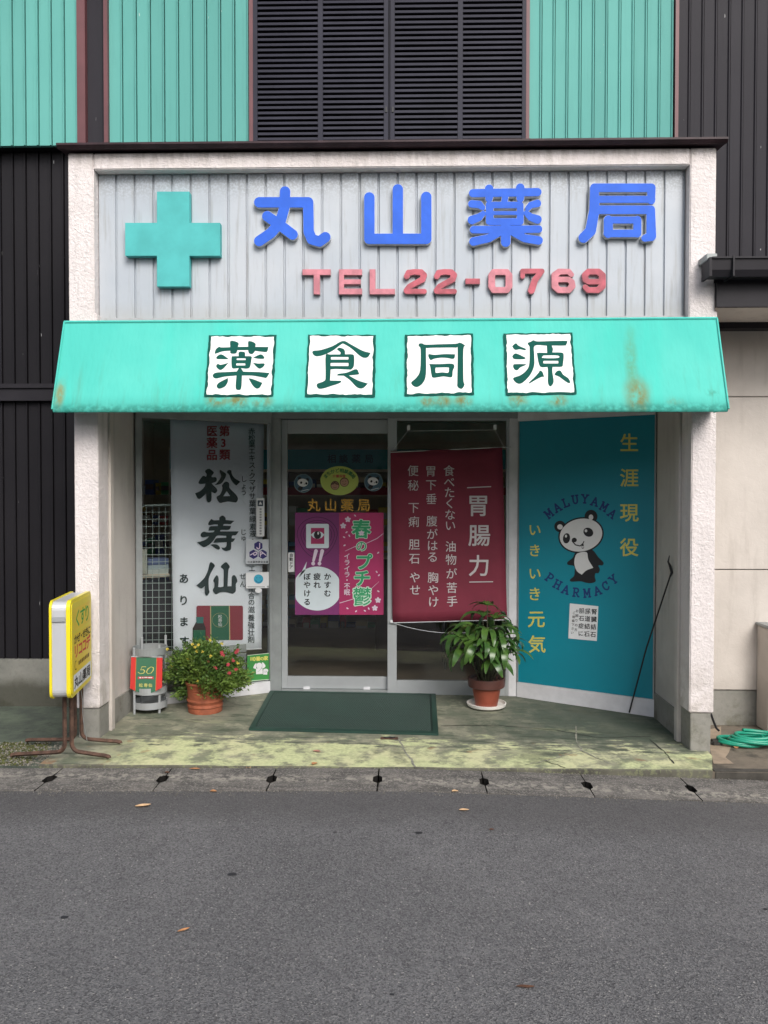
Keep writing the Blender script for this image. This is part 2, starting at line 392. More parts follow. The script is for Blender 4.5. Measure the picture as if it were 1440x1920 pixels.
def march(D, x0, y0, st, e=0):
    """filled region D < 0 of a distance grid -> mesh: rows of full cells, clipped border cells, and side walls when e > 0"""
    ny, nx = D.shape; ins = D < 0; V = []; Fc = []; co = {}; walls = []
    def vert(x, y):
        V.append((x, y, e)); return len(V) - 1
    def gp(i, j):
        k = (i, j)
        if k not in co: co[k] = vert(x0 + j * st, y0 + i * st)
        return co[k]
    def ep(p, q):
        k = (p, q) if p < q else (q, p)
        if k not in co:
            a, b = D[k[0]], D[k[1]]; t = float(min(.98, max(.02, a / (a - b))))
            co[k] = vert(x0 + (k[0][1] + (k[1][1] - k[0][1]) * t) * st, y0 + (k[0][0] + (k[1][0] - k[0][0]) * t) * st)
        return co[k]
    cnt = ins[:-1, :-1].astype(int) + ins[1:, :-1] + ins[:-1, 1:] + ins[1:, 1:]
    for i in range(ny - 1):
        j = 0
        while j < nx - 1:
            c = cnt[i, j]
            if c == 4:
                j2 = j
                while j2 < nx - 1 and cnt[i, j2] == 4: j2 += 1
                Fc.append((gp(i, j), gp(i + 1, j), gp(i + 1, j2), gp(i, j2))); j = j2; continue
            if c:
                cs = [(i, j), (i + 1, j), (i + 1, j + 1), (i, j + 1)]; poly = []; ent = None
                for k in range(4):
                    p, q = cs[k], cs[(k + 1) % 4]
                    if ins[p]: poly.append(gp(*p))
                    if bool(ins[p]) != bool(ins[q]):
                        w = ep(p, q); poly.append(w)
                Fc.append(tuple(poly))
                if e:
                    m = len(poly); cut = [w for w in poly if w >= 0]
                    isc = {co[k] for k in co if isinstance(k[0], tuple)} if False else None
                    for k in range(4):
                        p, q = cs[k], cs[(k + 1) % 4]
                        if ins[p] and not ins[q]:       # border leaves here; it comes back at the next entering edge
                            a_ = ep(p, q); l = (k + 1) % 4
                            while not (not ins[cs[l]] and ins[cs[(l + 1) % 4]]): l = (l + 1) % 4
                            walls.append((a_, ep(cs[l], cs[(l + 1) % 4])))
            j += 1
    if e:
        bk = {}
        def back(w):
            if w not in bk: V.append((V[w][0], V[w][1], -e)); bk[w] = len(V) - 1
            return bk[w]
        Fc += [(a_, back(a_), back(b_), b_) for a_, b_ in walls]
    return V, Fc
def stroke_mesh(strokes, step=.7, grow=0, e=0):
    """union of tapered round strokes as a mesh"""
    pts = [(x, y, r) for s_ in strokes for (x, y, r) in s_]
    mr = max(p[2] for p in pts) + 3 * step + grow
    x0, y0 = min(p[0] for p in pts) - mr, min(p[1] for p in pts) - mr
    x1, y1 = max(p[0] for p in pts) + mr, max(p[1] for p in pts) + mr
    nx, ny = int((x1 - x0) / step) + 2, int((y1 - y0) / step) + 2
    X, Y = np.meshgrid(x0 + np.arange(nx) * step, y0 + np.arange(ny) * step)
    D = np.full(X.shape, 1e9)
    for s_ in strokes:
        for a, b in zip(s_, s_[1:] if len(s_) > 1 else s_):
            dx, dy = b[0] - a[0], b[1] - a[1]; L2 = dx * dx + dy * dy
            t = np.clip(((X - a[0]) * dx + (Y - a[1]) * dy) / L2, 0, 1) if L2 > 0 else X * 0
            D = np.minimum(D, np.hypot(X - a[0] - t * dx, Y - a[1] - t * dy) - (a[2] + (b[2] - a[2]) * t))
    return march(D - grow, x0, y0, step, e)
def glyph_grow(ch, bold, e=0, step=.0125):
    """heavier cut of a font character: distance field of its outline, grown by bold"""
    v, f = glyph_mesh(ch, 0, 0); ec = {}
    for q in f:
        for a, b in zip(q, q[1:] + q[:1]): ec[(min(a, b), max(a, b))] = ec.get((min(a, b), max(a, b)), 0) + 1
    ed = [k for k, n in ec.items() if n == 1]
    x0, y0 = min(p[0] for p in v) - bold - .04, min(p[1] for p in v) - bold - .04
    nx = int((max(p[0] for p in v) + bold + .04 - x0) / step) + 2; ny = int((max(p[1] for p in v) + bold + .04 - y0) / step) + 2
    X, Y = np.meshgrid(x0 + np.arange(nx) * step, y0 + np.arange(ny) * step)
    D = np.full(X.shape, 1e9); I = np.zeros(X.shape, bool)
    for a, b in ed:
        ax, ay, bx, by = v[a][0], v[a][1], v[b][0], v[b][1]; dx, dy = bx - ax, by - ay; L2 = dx * dx + dy * dy + 1e-12
        t = np.clip(((X - ax) * dx + (Y - ay) * dy) / L2, 0, 1)
        D = np.minimum(D, np.hypot(X - ax - t * dx, Y - ay - t * dy))
        if abs(dy) > 1e-12: I ^= ((ay > Y) != (by > Y)) & (X < dx * (Y - ay) / dy + ax)
    return march(np.where(I, -D, D) - bold, x0, y0, step, e)
def smooth_loop(pts, n=4):
    out = []; L = len(pts)
    for i in range(L):
        p0, p1, p2, p3 = [np.array(pts[(i + k) % L][:2], float) for k in (-1, 0, 1, 2)]
        if len(pts[i]) > 2 or len(pts[(i + 1) % L]) > 2:     # 3-tuples mark sharp corners
            if len(pts[i]) > 2: p0 = p1 * 2 - p2
            if len(pts[(i + 1) % L]) > 2: p3 = p2 * 2 - p1
        for k in range(n):
            t = k / n
            out.append(tuple(.5 * ((2 * p1) + (p2 - p0) * t + (2 * p0 - 5 * p1 + 4 * p2 - p3) * t * t + (3 * p1 - p0 - 3 * p2 + p3) * t ** 3)))
    return out
def ell(cx, cy, rx, ry, n=28, rot=0):
    c, s_ = math.cos(R(rot)), math.sin(R(rot))
    return [(cx + rx * math.cos(a) * c - ry * math.sin(a) * s_, cy + rx * math.cos(a) * s_ + ry * math.sin(a) * c) for a in [2 * math.pi * k / n for k in range(n)]]
def rrect(x0, y0, x1, y1, r, n=4):
    o_ = []
    for cx, cy, a0 in ((x1 - r, y0 + r, -90), (x1 - r, y1 - r, 0), (x0 + r, y1 - r, 90), (x0 + r, y0 + r, 180)):
        o_ += [(cx + r * math.cos(R(a0 + 90 * k / n)), cy + r * math.sin(R(a0 + 90 * k / n))) for k in range(n + 1)]
    return o_
class Print:
    """flat print on a real surface: fn maps the sheet's own coordinates to the surface, n is its normal"""
    def __init__(s, fn, n, parent, k=.0007, base=.0012): s.fn, s.n, s.p, s.k, s.base = fn, n, parent, k, base
    def pt(s, x, y, d): return s.fn(x, y) + s.n * d
    def mesh(s, name, parts, m, layer, front=0, **kw):
        b = B()
        for v, f in parts: b.add([s.pt(x, y, s.base + layer * s.k + front + z) for x, y, z in v], f)
        return b.o(name, m, s.p, **kw)
    def poly(s, name, loops, m, layer=0, tr=None):
        if tr: loops = [[tr(*p) for p in lp] for lp in loops]
        parts = []
        for lp in loops:
            parts.append(([(x, y, 0) for x, y in lp], [t for t in tessellate_polygon([[Vector((x, y, 0)) for x, y in lp]])]))
        return s.mesh(name, parts, m, layer)
    def text(s, name, items, m, layer=0, bold=0.0, tr=None, sx=1.0, sy=1.0):
        """items: (chars, x, y, size[, rotation]) centred on the em box; readable characters become one object each"""
        parts = []
        if len(items) > 1 and items[0][3] >= 9 and not name.startswith('gilt'):
            for it in items: s.text('character' if 'outline' not in name else 'character_outline', [it], m, layer, bold, tr, sx, sy)
            return
        for it in items:
            ch, x, y, w = it[:4]; rot = R(it[4]) if len(it) > 4 else 0
            if tr: x, y = tr(x, y)
            v, f = glyph_mesh(ch, bold); c, s_ = math.cos(rot), math.sin(rot)
            hw = .5 if ord(ch[0]) > 255 else .36
            vv = []
            for a, b_, z in v:
                a = (a - hw) * w * sx; b_ = (b_ - .5) * w * sy
                vv.append((x + a * c - b_ * s_, y + a * s_ + b_ * c, 0))
            parts.append((vv, f))
        return s.mesh(name, parts, m, layer)
    def stroke(s, name, strokes, m, layer=0, tr=None, step=.5, grow=0):
        if tr: strokes = [[(*tr(p[0], p[1]), p[2]) for p in st] for st in strokes]
        return s.mesh(name, [stroke_mesh(strokes, step, grow)], m, layer)
def sheet(name, corners, m, parent=None, th=.0015, n=Vector((0, -1, 0)), **kw):
    """thin solid sheet from corner points, its front on the given points"""
    c = [Vector(p) for p in corners]; k = len(c); bk = [p - n * th for p in c]
    f = [tuple(range(k)), tuple(range(k, 2 * k))[::-1]] + [(i, i + k, (i + 1) % k + k, (i + 1) % k) for i in range(k)]
    o = meshobj(name, c + bk, f, m, parent); return tag(o, **kw) if kw else o

# ================================================================== GROUND
def strip(name, x0, x1, ya, yb, zf, m, nx=40, ny=6, th=.3, **kw):
    xs = [x0 + (x1 - x0) * i / nx for i in range(nx + 1)]
    b = B(); v = []; f = []
    for j in range(ny + 1):
        for x in xs:
            a = ya(x) if callable(ya) else ya; c = yb(x) if callable(yb) else yb
            v.append((x, a + (c - a) * j / ny, zf(x)))
    for j in range(ny):
        for i in range(nx): k = j * (nx + 1) + i; f.append((k, k + 1, k + nx + 2, k + nx + 1))
    k = len(v)     # front skirt
    for x in xs: v.append((x, (ya(x) if callable(ya) else ya), zf(x) - th))
    for i in range(nx): f.append((k + i, k + i + 1, i + 1, i))
    b.add(v, f); return b.o(name, m, **kw)
b = B(); b.add([(-120, -120, -.45), (120, -120, -.45), (120, 120, -.45), (-120, 120, -.45)], [(0, 1, 2, 3)])
b.o('ground', M['earth'], kind='structure')
strip('road', -12, 12, -8.5, lambda x: yf(x) - .341 + .008 * mnoise.noise(Vector((x * 6, 1, 0))), zr, M['asphalt'], nx=480, kind='structure')
for xa_, xb_ in ((-40, -12), (12, 40)): strip('road_end', xa_, xb_, -8.5, lambda x: yf(x) - .341, zr, M['asphalt'], nx=6, kind='structure')
sb_ = B(); nx_, ny_ = 72, 14; v = []; f = []
for j in range(ny_ + 1):
    for i in range(nx_ + 1):
        w = i / nx_; x0_ = -1.945; ye = lambda x: yf(x) + .010 * mnoise.noise(Vector((x * 3.1, 0, 0))) + .005 * mnoise.noise(Vector((x * 17, 3, 0)))
        t_ = j / ny_; xe = 1.80 + .10 * min(1, t_ * 4.2); x_ = x0_ + (xe - x0_) * w
        a_ = ye(x_); c_ = 1.30 - max(0, abs(x_) - .945) * .577 + .02
        v.append((x_, a_ + (c_ - a_) * t_, zs(x_) + .0015 * mnoise.noise(Vector((x_ * 5, t_ * 9, 0)))))
for j in range(ny_):
    for i in range(nx_): k = j * (nx_ + 1) + i; f.append((k, k + 1, k + nx_ + 2, k + nx_ + 1))
k = len(v)
for i in range(nx_ + 1): p = v[i]; v.append((p[0], p[1] - .003, p[2] - .008)); 
for i in range(nx_ + 1): p = v[i]; v.append((p[0] + random.uniform(-.004, .004), p[1] + random.uniform(-.006, .006), p[2] - .25))
for r0, r1 in ((0, k), (k, k + nx_ + 1)):
    for i in range(nx_): f.append((r1 + i, r1 + i + 1, r0 + i + 1, r0 + i))
k = len(v)
for j in range(ny_ + 1): p = v[j * (nx_ + 1) + nx_]; v.append((p[0] + .002, p[1], p[2] - .25))
for j in range(ny_): f.append((k + j, k + j + 1, (j + 1) * (nx_ + 1) + nx_, j * (nx_ + 1) + nx_))
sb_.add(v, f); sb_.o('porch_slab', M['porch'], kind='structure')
strip('left_ground', -12, -1.944, yf, .81, lambda x: zs(-2) - .012, M['ground_l'], nx=12, kind='structure')
strip('right_ground', 1.79, 12, lambda x: yf(2) + .0, .62, lambda x: -.048, M['ground_r'], nx=12, kind='structure')
strip('far_verge', -40, 40, -14, -8.5, lambda x: zr(x) + .02, M['earth'], nx=20, kind='structure')

M['drain_dark'] = mat('slot_grime_and_shade', (.014, .013, .012), .95, spec=.1)  # grime plus painted-in shade, keeps sunlit slot faces dark
# roadside gutter with separate concrete covers
gut = B()
for i in range(24):
    xa, xb = -7 + i * .6, -7 + (i + 1) * .6
    gut.add([(xa, yf(xa), zr(xa) - .34), (xb, yf(xb), zr(xb) - .34), (xb, yf(xb) - .345, zr(xb) - .34), (xa, yf(xa) - .345, zr(xa) - .34)], [(0, 3, 2, 1)])
gut = gut.o('roadside_gutter', mat('painted_shade_channel', (.012, .012, .011), .8), kind='structure')  # channel coloured near black to stand in for shade below the slots
slots = [G(px, 1465, -.05).x for px in (105, 313, 513, 710, 905, 1098, 1290)]
slots = [slots[0] - .6 * k for k in range(8, 0, -1)] + slots + [slots[-1] + .6 * k for k in range(1, 8)]
for xa, xb in zip(slots, slots[1:]):
    g = random.uniform(.0025, .0045); n_ = random.uniform(.018, .026)
    prof = []
    for t, dx in ((0, 0), (.34, 0), (.40, n_), (.60, n_), (.68, 0), (1, 0)): prof.append((t, dx))
    pts = [(xa + g + dx, t) for t, dx in prof] + [(xb - g - dx, t) for t, dx in prof[::-1]]
    v = []
    for z in (-.06, 0.0):
        for x, t in pts: v.append((x + random.uniform(-.002, .002), yf(x) - .004 - t * .335, zr(x) + .004 + z))
    n2 = len(pts)
    tri = tessellate_polygon([[Vector((x, -t, 0)) for x, t in pts]])
    f = [tuple(q[k] + n2 for k in (0, 1, 2)) for q in tri] + [(i, (i + 1) % n2, (i + 1) % n2 + n2, i + n2) for i in range(n2)]
    ntri = len(tri)
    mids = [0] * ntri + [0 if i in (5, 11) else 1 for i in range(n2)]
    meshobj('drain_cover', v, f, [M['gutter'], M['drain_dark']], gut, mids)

# cracks and joints in the slab (narrow recessed ribbons)
M['crack_dark'] = mat('dark_crack', (.035, .037, .028), .95, var=.3, vs=40)
M['crack_pale'] = mat('pale_mortar_repair', (.24, .235, .19), .95, var=.35, vs=40)
slab = bpy.data.objects['porch_slab']
def ribbon(pts, w, m, name='crack', tr=lambda x, y: (720 + x / 2, 1340 + y / 2)):
    q = [G(*tr(*p)) for p in pts]; dense = []
    for a, c in zip(q, q[1:]):
        for k in range(5):
            p = a.lerp(c, k / 5); p.x += random.uniform(-.006, .006); p.y += random.uniform(-.008, .008); dense.append(p)
    dense.append(q[-1]); v = []; f = []
    for i, p in enumerate(dense):
        d = (dense[min(i + 1, len(dense) - 1)] - dense[max(i - 1, 0)]).normalized(); s_ = Vector((-d.y, d.x, 0)); ww = w * random.uniform(.4, 1.3) * .5
        for k in (-1, 1): e = p + s_ * ww * k; v.append((e.x, e.y, zs(e.x) + .0025))
    for i in range(len(dense) - 1): f.append((2 * i, 2 * i + 2, 2 * i + 3, 2 * i + 1))
    for i, q_ in enumerate(f): f[i] = q_[::-1]
    meshobj(name, v, f, m, slab)
ribbon([(720, 30), (722, 90), (742, 122), (845, 168)], .010, M['crack_pale'])
ribbon([(742, 120), (640, 150), (600, 163), (530, 175)], .008, M['crack_pale'])
ribbon([(600, 160), (680, 186)], .007, M['crack_dark'])
ribbon([(50, 78), (80, 130), (118, 190)], .012, M['crack_pale'])
ribbon([(1000, 78), (1050, 120), (1088, 165)], .009, M['crack_dark'])
ribbon([(210, 35), (420, 30), (640, 45), (800, 72), (1000, 66)], .009, M['crack_dark'], 'joint')
ribbon([(-350, 46), (-120, 44), (-20, 48)], .005, M['crack_dark'], 'joint')

# ================================================================== UPPER HOUSE AND SIDE WINGS
house = empty('two_storey_house', (0, .7, 0), 'teal and dark brown steel-clad house wall rising behind the pharmacy sign', 'house')
YU = .70
B().box(-1.95, 7.5, YU + .05, YU + 6, 2.9, 6.2).box(-7.5, -1.9505, YU + .05, YU + 6, 3.9205, 6.2).o('wall', M['dark'], house)
def roofmesh():
    b = B(); v = [(-8, -.0, 6.15), (8, -.0, 6.15), (8, 3.7, 7.6), (-8, 3.7, 7.6), (8, 7.4, 6.15), (-8, 7.4, 6.15)]
    v += [(x, y, z - .12) for x, y, z in v]
    b.add(v, [(0, 1, 2, 3), (3, 2, 4, 5), (6, 9, 8, 7), (9, 11, 10, 8), (0, 6, 7, 1), (4, 10, 11, 5), (1, 7, 8, 2), (2, 8, 10, 4), (3, 9, 6, 0), (5, 11, 9, 3)])
    return b
roofmesh().o('roof', M['dtrim'], house)
PM = {}
def plank_run(x0, x1, pitch, z0, z1, y, m, parent, name='plank', off=0, proud=.010):
    """vertical cladding planks, each with a raised lip and a recessed joint"""
    n = max(1, round((x1 - x0) / pitch)); p = (x1 - x0) / n; k = (round(p, 4), z0, z1, m.name)
    if k not in PM:
        b = B(); w = p - .007
        b.add([(0, 0, z0), (w - .014, 0, z0), (w - .008, -proud, z0), (w, -proud, z0), (w, .03, z0), (0, .03, z0),
               (0, 0, z1), (w - .014, 0, z1), (w - .008, -proud, z1), (w, -proud, z1), (w, .03, z1), (0, .03, z1)],
              [(i, (i + 1) % 6, (i + 1) % 6 + 6, i + 6) for i in range(6)] + [(5, 4, 3, 2, 1, 0), (6, 7, 8, 9, 10, 11)])
        me = bpy.data.meshes.new('plank'); me.from_pydata([tuple(v) for v in b.v], [], b.f); me.materials.append(m); PM[k] = me
    for i in range(n):
        o = bpy.data.objects.new(name, PM[k]); link(o, (x0 + i * p, y + random.uniform(-.0008, .0008), 0), parent)
XU = lambda px: P(px, 150, YU).x
plank_run(XU(147) - 12 * .098, XU(147), .0925, 3.915, 6.1, YU, M['teal'], house)
plank_run(XU(163), XU(197), .127, 3.4, 6.1, YU + .01, M['dark_r'], house)
plank_run(XU(205), XU(468), .0925, 3.4, 6.1, YU, M['teal'], house)
plank_run(XU(992), XU(1263), .0925, 3.4, 6.1, YU, M['teal'], house)
plank_run(XU(1270), XU(1270) + .089 * 20, .089, 2.8, 6.1, YU, M['dark_r'], house)
for a, c in ((147, 163), (197, 205), (468, 476), (985, 992), (1263, 1270)):
    B().box(XU(a) + .001, XU(c) - .001, YU - .03, YU + .04, 3.35 if a > 150 else 3.915, 6.1).o('corner_trim', M['maroon'], house)
# louvred shutters: two leaves, each with two columns of slats
sx = [P(px, 150, YU).x for px in (476, 484, 597, 606, 720, 728, 732, 740, 858, 867, 978, 985)]
sh = B().box(sx[0], sx[11], YU + .03, YU + .05, 3.4, 6.1).o('shutter', M['black'], house)
fr = B()
for a, c in ((0, 1), (2, 3), (4, 5), (6, 7), (8, 9), (10, 11)): fr.box(sx[a], sx[c], YU - .03, YU + .028, 3.4, 6.1)
fr.box(sx[5] + .003, sx[6] - .003, YU - .012, YU + .028, 3.4, 6.1)
fr.o('shutter_frame', M['shutter'], sh)
for px in (724.5, 736.5):
    zz = P(px, 205, YU).z; xx = P(px, 205, YU).x
    B().box(xx - .006, xx + .006, YU - .036, YU - .0302, zz - .035, zz).o('finger_pull', M['black'], sh)
slat_me = {}
zpitch = 9.60 / F * 5.5; z00 = P(720, 266, YU).z
for ci, (a, c) in enumerate(((1, 2), (3, 4), (7, 8), (9, 10))):
    w = sx[c] - sx[a]
    b = B(); x0, x1 = .001, w - .001
    b.add([(x0, -.026, 0), (x1, -.026, 0), (x1, -.021, .019), (x0, -.021, .019), (x0, .012, .031), (x1, .012, .031), (x1, .015, .026), (x0, .015, .026), (x0, -.018, -.002), (x1, -.018, -.002)],
          [(0, 1, 2, 3), (3, 2, 5, 4), (4, 5, 6, 7), (7, 6, 9, 8), (8, 9, 1, 0), (0, 3, 4, 7, 8), (1, 9, 6, 5, 2)])
    me = bpy.data.meshes.new('slat'); me.from_pydata([tuple(v) for v in b.v], [], b.f); me.materials.append(M['shutter'])
    for k in range(-2, 44):
        o = bpy.data.objects.new('slat', me); link(o, (sx[a], YU - .002 + random.uniform(-.001, .001), z00 + k * zpitch + .006), sh)

# left wing: dark plank wall on a mossy base
lw = empty('left_wing', (-4, .8, 0), 'dark plank-clad lower wall on a mossy concrete base left of the pharmacy', 'building')
B().box(-8, -1.94, .83, .90, 0, 3.92).o('wall', M['dark'], lw)
plank_run(-1.957 - .0895 * 20, -1.957, .0895, 2.285, 3.91, .8, M['dark'], lw)
plank_run(-1.957 - .0895 * 20, -1.957, .0895, .34, 2.165, .8, M['dark'], lw)
B().box(-3.75, -1.96, .76, .83, 2.255, 2.285).box(-3.75, -1.96, .775, .83, 2.19, 2.255).box(-3.75, -1.96, .755, .83, 2.165, 2.19).o('band_rail', M['dtrim'], lw)
B().box(-8, -1.96, .772, .9, -.2, .336).o('concrete_base', M['base_l'], lw)
# right wing: rendered panels under a dark eave
rw = empty('right_wing', (4, .6, 0), 'cream rendered side wall with a dark eave right of the pharmacy', 'building')
B().box(1.94, 8, .63, .70, -.2, 2.9).o('wall', M['base'], rw)
zz = [.195, 1.006, 2.164, 2.68]
for i in range(3):
    for xa, xb in ((1.93, 3.75), (3.755, 5.6)):
        B().box(xa, xb, .60, .63, zz[i] + (.003 if i else 0), zz[i + 1] - .003, .0025).o('wall_panel', M['side_wall'], rw)
B().box(1.93, 8, .612, .66, -.2, .188).o('concrete_base', M['base'], rw)
B().box(1.915, 8, -.03, .6, 2.640, 2.66).o('soffit', M['side_wall'], rw)
B().box(1.93, 8, .50, .599, 2.60, 2.639).o('soffit_dark_band', M['dtrim'], rw)  # dark band where the soffit meets the wall
B().box(1.912, 8, -.035, -.008, 2.615, 2.76).o('fascia', M['dtrim'], rw)
b = B(); b.add([(x, y, z) for x in (1.905, 8) for y, z in ((-.01, 2.79), (.72, 3.0), (.72, 2.97), (-.01, 2.76))], [(0, 4, 5, 1), (1, 5, 6, 2), (2, 6, 7, 3), (3, 7, 4, 0), (0, 1, 2, 3), (7, 6, 5, 4)])
b.o('eave_roof', M['dtrim'], rw)
gt = B()
for x0, x1 in ((1.835, 8),):
    pr = [(-.04, 2.83), (-.05, 2.77), (-.13, 2.765), (-.15, 2.80), (-.155, 2.86), (-.165, 2.862), (-.165, 2.872), (-.148, 2.872), (-.142, 2.806), (-.126, 2.777), (-.056, 2.781), (-.048, 2.83)]
    n = len(pr)
    gt.add([(x, y, z) for x in (x0, x1) for y, z in pr], [(i, (i + 1) % n, (i + 1) % n + n, i + n) for i in range(n)] + [tuple(range(n))[::-1], tuple(range(n, 2 * n))])
gt.box(1.82, 1.835, -.16, -.035, 2.762, 2.87); gt.box(1.95, 1.96, -.170, -.03, 2.760, 2.878); gt.o('rain_gutter', M['dtrim'], rw)
B().box(1.815, 1.875, -.13, -.002, 2.86, 2.90, .003).o('gutter_bracket', M['alu_dk'], rw)

# ================================================================== PHARMACY SHOPFRONT
shop = empty('pharmacy_shopfront', (0, .6, 0), 'white stucco pharmacy front with pillars and recessed glazed entrance', 'shop')
XO, XI = 1.93, 1.785
for s_ in (-1, 1):
    xa, xb = sorted((s_ * XO, s_ * XI))
    p = B().box(xa, xb, 0, .17, .20, 2.6, .006).o('pillar', M['stucco'], shop)
    B().box(xa + .012, xb - (.006 if s_ < 0 else .012), .012, .175, -.1, .199, .004).o('pillar_base', M['base'], p)
fx = .012
b = B(); b.box(-1.955, -1.80, -.002, .20, 2.45, 3.56, .006); b.o('sign_surround_side', M['stucco'], shop)
b = B(); b.box(1.762, 1.915, -.002, .20, 2.45, 3.56, .006); b.o('sign_surround_side', M['stucco'], shop)
b = B(); b.box(-1.799, 1.761, -.001, .20, 3.46, 3.559, .006); b.o('sign_surround_top', M['stucco'], shop)
# metal cap on top
b = B(); z0 = 3.560
b.add([(x, y, z) for x in (-1.995, 1.955) for y, z in ((-.055, z0 + .002), (-.075, z0 + .018), (-.075, z0 + .030), (.0, z0 + .05), (.72, z0 + .10), (.72, z0 + .06), (.0, z0 + .012))],
      [(i, (i + 1) % 7, (i + 1) % 7 + 7, i + 7) for i in range(7)] + [tuple(range(7))[::-1], tuple(range(7, 14))])
b.o('cap_flashing', M['cap'], shop)
B().box(-1.95, 1.91, .2, .74, 2.45, 3.57).o('sign_box_core', M['base'], shop)
# grey sign backing of vertical planks
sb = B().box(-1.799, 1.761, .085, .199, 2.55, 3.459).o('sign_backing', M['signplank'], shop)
npl = 31; wpl = (1.755 + 1.795) / npl
b = B(); w = wpl
b.add([(0, 0, 0), (w - .016, 0, 0), (w - .012, .014, 0), (w - .003, .014, 0), (w, 0, 0), (w, .0145, 0), (0, .0145, 0)] + [(0, 0, .872), (w - .016, 0, .872), (w - .012, .014, .872), (w - .003, .014, .872), (w, 0, .872), (w, .0145, .872), (0, .0145, .872)],
      [(0, 1, 8, 7), (1, 2, 9, 8), (2, 3, 10, 9), (3, 4, 11, 10)])
me = bpy.data.meshes.new('plank'); me.from_pydata([tuple(v) for v in b.v], [], b.f); me.materials.append(M['signplank'])
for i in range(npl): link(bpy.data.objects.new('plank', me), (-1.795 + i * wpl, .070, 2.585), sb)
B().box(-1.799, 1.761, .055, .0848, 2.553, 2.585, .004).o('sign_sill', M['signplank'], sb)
# porch ceiling, side walls, posts
B().box(-1.87, 1.87, .175, 1.34, 2.30, 2.44).o('porch_ceiling', M['ceiling'], shop)
B().box(-1.784, 1.784, .012, .17, 2.20, 2.449).o('lintel_beam', M['stucco'], shop)
for s_ in (-1, 1):
    xa, xb = sorted((s_ * 1.815, s_ * 1.93))
    B().box(xa, xb, .2402, .80, .17 if s_ < 0 else .14, 2.30).o('porch_side_wall', M['in_wall'], shop)
    B().box(min(s_ * 1.805, s_ * 1.93), max(s_ * 1.805, s_ * 1.93), .2402, .80, -.1, .17 if s_ < 0 else .14).o('porch_wall_base', M['base'], shop)
    xa, xb = sorted((s_ * 1.775, s_ * 1.93))
    B().box(xa, xb, .182, .238, -.05, 2.30, .003).o('shutter_channel', M['side_wall'] if s_ < 0 else M['in_wall'], shop)
# interior shell of the shop
b = B()
b.add([(-3.2, .95, -.02), (-1.85, .80, -.02), (-.95, 1.33, -.02), (.95, 1.33, -.02), (1.85, .80, -.02), (3.2, .95, -.02), (3.2, 5.6, -.02), (-3.2, 5.6, -.02)], [tuple(range(8))])
b.o('shop_floor', M['inside_floor'], shop)
b = B(); b.box(-3.25, 3.25, 5.6, 5.7, 0, 2.6)
for xw in (-3.25, 3.2):       # unseen side walls, opened wide so added daylight brightens the interior
    b.box(xw, xw + .05, .96, 1.1, 0, 2.6).box(xw, xw + .05, 5.2, 5.6, 0, 2.6).box(xw, xw + .05, 1.1, 5.2, 0, .3)
b.o('shop_inner_wall', M['inside_wall'], shop)
B().box(-3.2, 3.2, 1.35, 5.6, 2.441, 2.5).o('shop_ceiling', M['inside_wall'], shop)
B().box(-3.2, -1.94, .9, .95, 0, 2.5).box(1.94, 3.2, .9, .95, 0, 2.5).o('shop_front_inner_wall', M['inside_wall'], shop)

# ---- entrance: sliding door leaf, fixed light, head
YD = 1.30
X = lambda px, y=1050, Y=YD: P(px, y, Y).x
Z = lambda py, px=720, Y=YD: P(px, py, Y).z
ent = empty('entrance_glazing', (0, YD, 0), 'grey aluminium entrance with automatic sliding door and fixed glass pane', 'shop entrance')
B().box(-.945, .945, YD - .06, YD + .04, 2.085, 2.30).o('door_head', M['alu_dk'], ent)
B().box(-.945, -.862, YD - .055, YD + .03, -.01, 2.085, .003).o('door_post', M['alu_dk'], ent)
B().box(.868, .945, YD - .055, YD + .03, -.03, 2.085, .003).o('door_post', M['white_frame'], ent)
dl = B()
xd0, xd1 = X(524), X(742); zb, zt = .015, Z(787)
gx0, gx1 = X(539), X(727); gz0, gz1 = Z(1269), Z(813)
dl.box(xd0, gx0, YD - .005, YD + .03, zb, zt, .002).box(gx1, xd1 - .03, YD - .005, YD + .03, zb, zt, .002).box(gx0 + .001, gx1 - .001, YD - .004, YD + .03, zb, gz0, .002).box(gx0 + .001, gx1 - .001, YD - .004, YD + .03, gz1, zt, .002)
dl = dl.o('sliding_door', M['alu'], ent)
B().box(gx0 - .003, gx1 + .003, YD + .010, YD + .015, gz0 - .003, gz1 + .003).o('glass', M['glass'], dl)
bb = B()
for px in (575, 688): x_ = X(px); bb.box(x_ - .025, x_ + .025, YD - .010, YD + .0, .0, .03)
bb.o('floor_guide', M['white_frame'], dl)
fxw = B(); fx0, fx1 = X(727), .867; f2, f3 = X(744), X(947); hz0, hz1 = Z(1273), Z(790)
fxw.box(fx0, f2, YD - .055, YD - .012, -.02, zt + .02, .002).box(f3, fx1, YD - .055, YD - .012, -.02, zt + .02, .002).box(f2 + .0005, f3 - .0005, YD - .054, YD - .012, -.02, hz0, .002).box(f2 + .0005, f3 - .0005, YD - .054, YD - .012, hz1, zt + .02, .002)
fxw = fxw.o('fixed_window', M['alu'], ent)
B().box(f2 - .003, f3 + .003, YD - .035, YD - .030, hz0 - .003, hz1 + .003).o('glass', M['glass'], fxw)
B().box(-.861, .867, YD - .05, YD + .05, -.06, .012).o('door_track', M['alu_dk'], ent)

